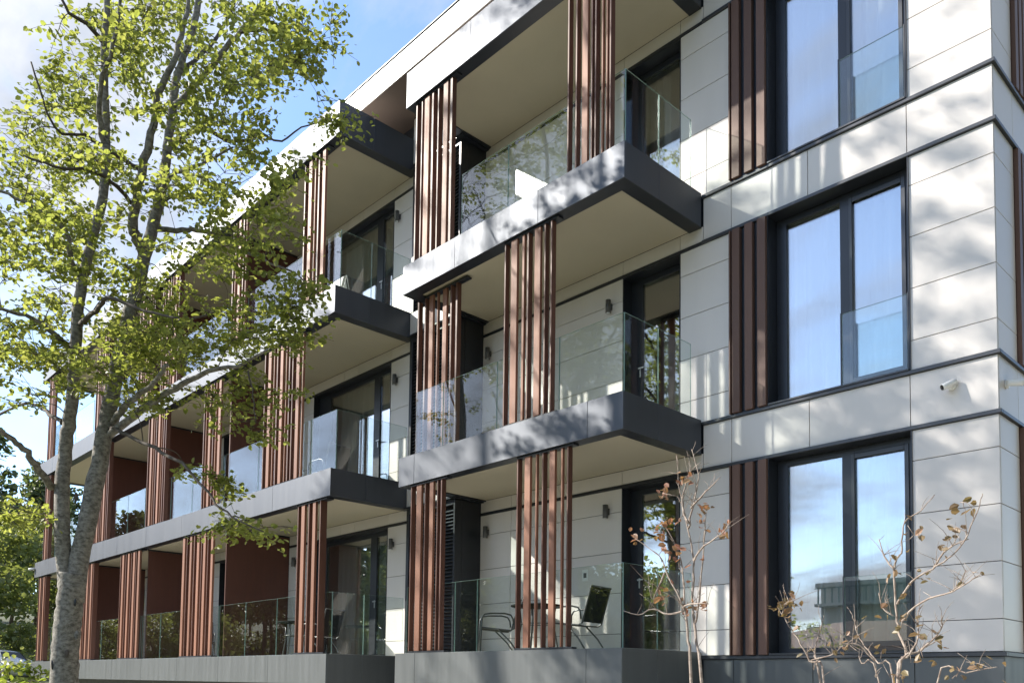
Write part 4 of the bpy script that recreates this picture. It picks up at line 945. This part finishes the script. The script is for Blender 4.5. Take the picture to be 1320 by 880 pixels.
# ------------------------------------------------------------------ houses over the road, behind the eye: the tall windows mirror them
def house(cx_, cy_, w, d, eave, ridge, label, flat=False):
    g = land(cx_, cy_); t = empty('house', (cx_, cy_, g), label, 'house', 'houses across the road')
    b = MB(); b.box(cx_ - w / 2, cx_ + w / 2, cy_ - d / 2, cy_ + d / 2, g - .3, eave); b.build('wall', 'renderw', t)
    if flat:
        b = MB(); b.box(cx_ - w / 2 - .3, cx_ + w / 2 + .3, cy_ - d / 2 - .3, cy_ + d / 2 + .3, eave + .002, eave + .3, ch=.02); b.build('roof', 'renderw', t)
        z = eave - 1.2
        for i in range(int(w / .5)): bx('railing_bar', t, cx_ - w / 2 + .2 + i * .5, cx_ - w / 2 + .3 + i * .5, cy_ + d / 2 + .9, cy_ + d / 2 + .94, z, z + 1.0, 'greenp', 0)
        bx('balcony_slab', t, cx_ - w / 2, cx_ + w / 2, cy_ + d / 2 + .001, cy_ + d / 2 + 1.0, z - .2, z - .002, 'renderw', .01); bx('railing', t, cx_ - w / 2, cx_ + w / 2, cy_ + d / 2 + .88, cy_ + d / 2 + .96, z + 1.002, z + 1.08, 'greenp', .01)
    else:
        a = .5; x0, x1, y0, y1 = cx_ - w / 2 - a, cx_ + w / 2 + a, cy_ - d / 2 - a, cy_ + d / 2 + a; rr = w / 2 - d / 2
        b = MB(); b.add([(x0, y0, eave), (x1, y0, eave), (x1, y1, eave), (x0, y1, eave), (cx_ - rr, cy_, ridge), (cx_ + rr, cy_, ridge), (x0, y0, eave - .18), (x1, y0, eave - .18), (x1, y1, eave - .18), (x0, y1, eave - .18)],
                        [(0, 1, 5, 4), (1, 2, 5), (2, 3, 4, 5), (3, 0, 4), (0, 6, 7, 1), (1, 7, 8, 2), (2, 8, 9, 3), (3, 9, 6, 0), (9, 8, 7, 6)]); b.build('roof', 'rooft', t)
        bx('chimney', t, cx_ + 1.2, cx_ + 1.8, cy_ - .3, cy_ + .3, ridge - .8, ridge + .7, 'renderw', .02)
    for i in range(max(2, int(w / 3))):
        x = cx_ - w / 2 + (i + .5) * w / max(2, int(w / 3)); bx('window', t, x - .6, x + .6, cy_ + d / 2 + .001, cy_ + d / 2 + .05, -.3, 1.0, 'black', .01); bx('window_frame', t, x - .68, x + .68, cy_ + d / 2 + .0005, cy_ + d / 2 + .03, 1.001, 1.08, 'white', .005)
    return t
house(-17.5, -20.5, 13, 9, 1.35, 3.1, 'low pale house with a brown hipped roof across the road')
house(-26.0, -43, 6.5, 9, 7.0, 7.5, 'pale flat-roofed house with a green balcony railing across the road', True)

# bushes before the houses, and unseen trees added at right to darken the slabs' side faces
zone = 'bush'
for i in range(11): forest_tree(-24.5 + i * 1.5 + fr_.uniform(-.4, .4), -14.4 + fr_.uniform(-.5, .5), 'broad', fr_.uniform(.25, .34))
zone = 'right'
for x, y in ((9, -8), (10, -2.5), (8.5, 3), (10, 8), (9, 13.5), (11, 19), (14, 26), (15, 5.5), (16, 13), (14, -5)): forest_tree(x, y, 'broad', fr_.uniform(1.45, 1.7))
zone = 'street'
scatter(34, -82, -38, -52, -22, 4.2, .35, .8, 1.15)
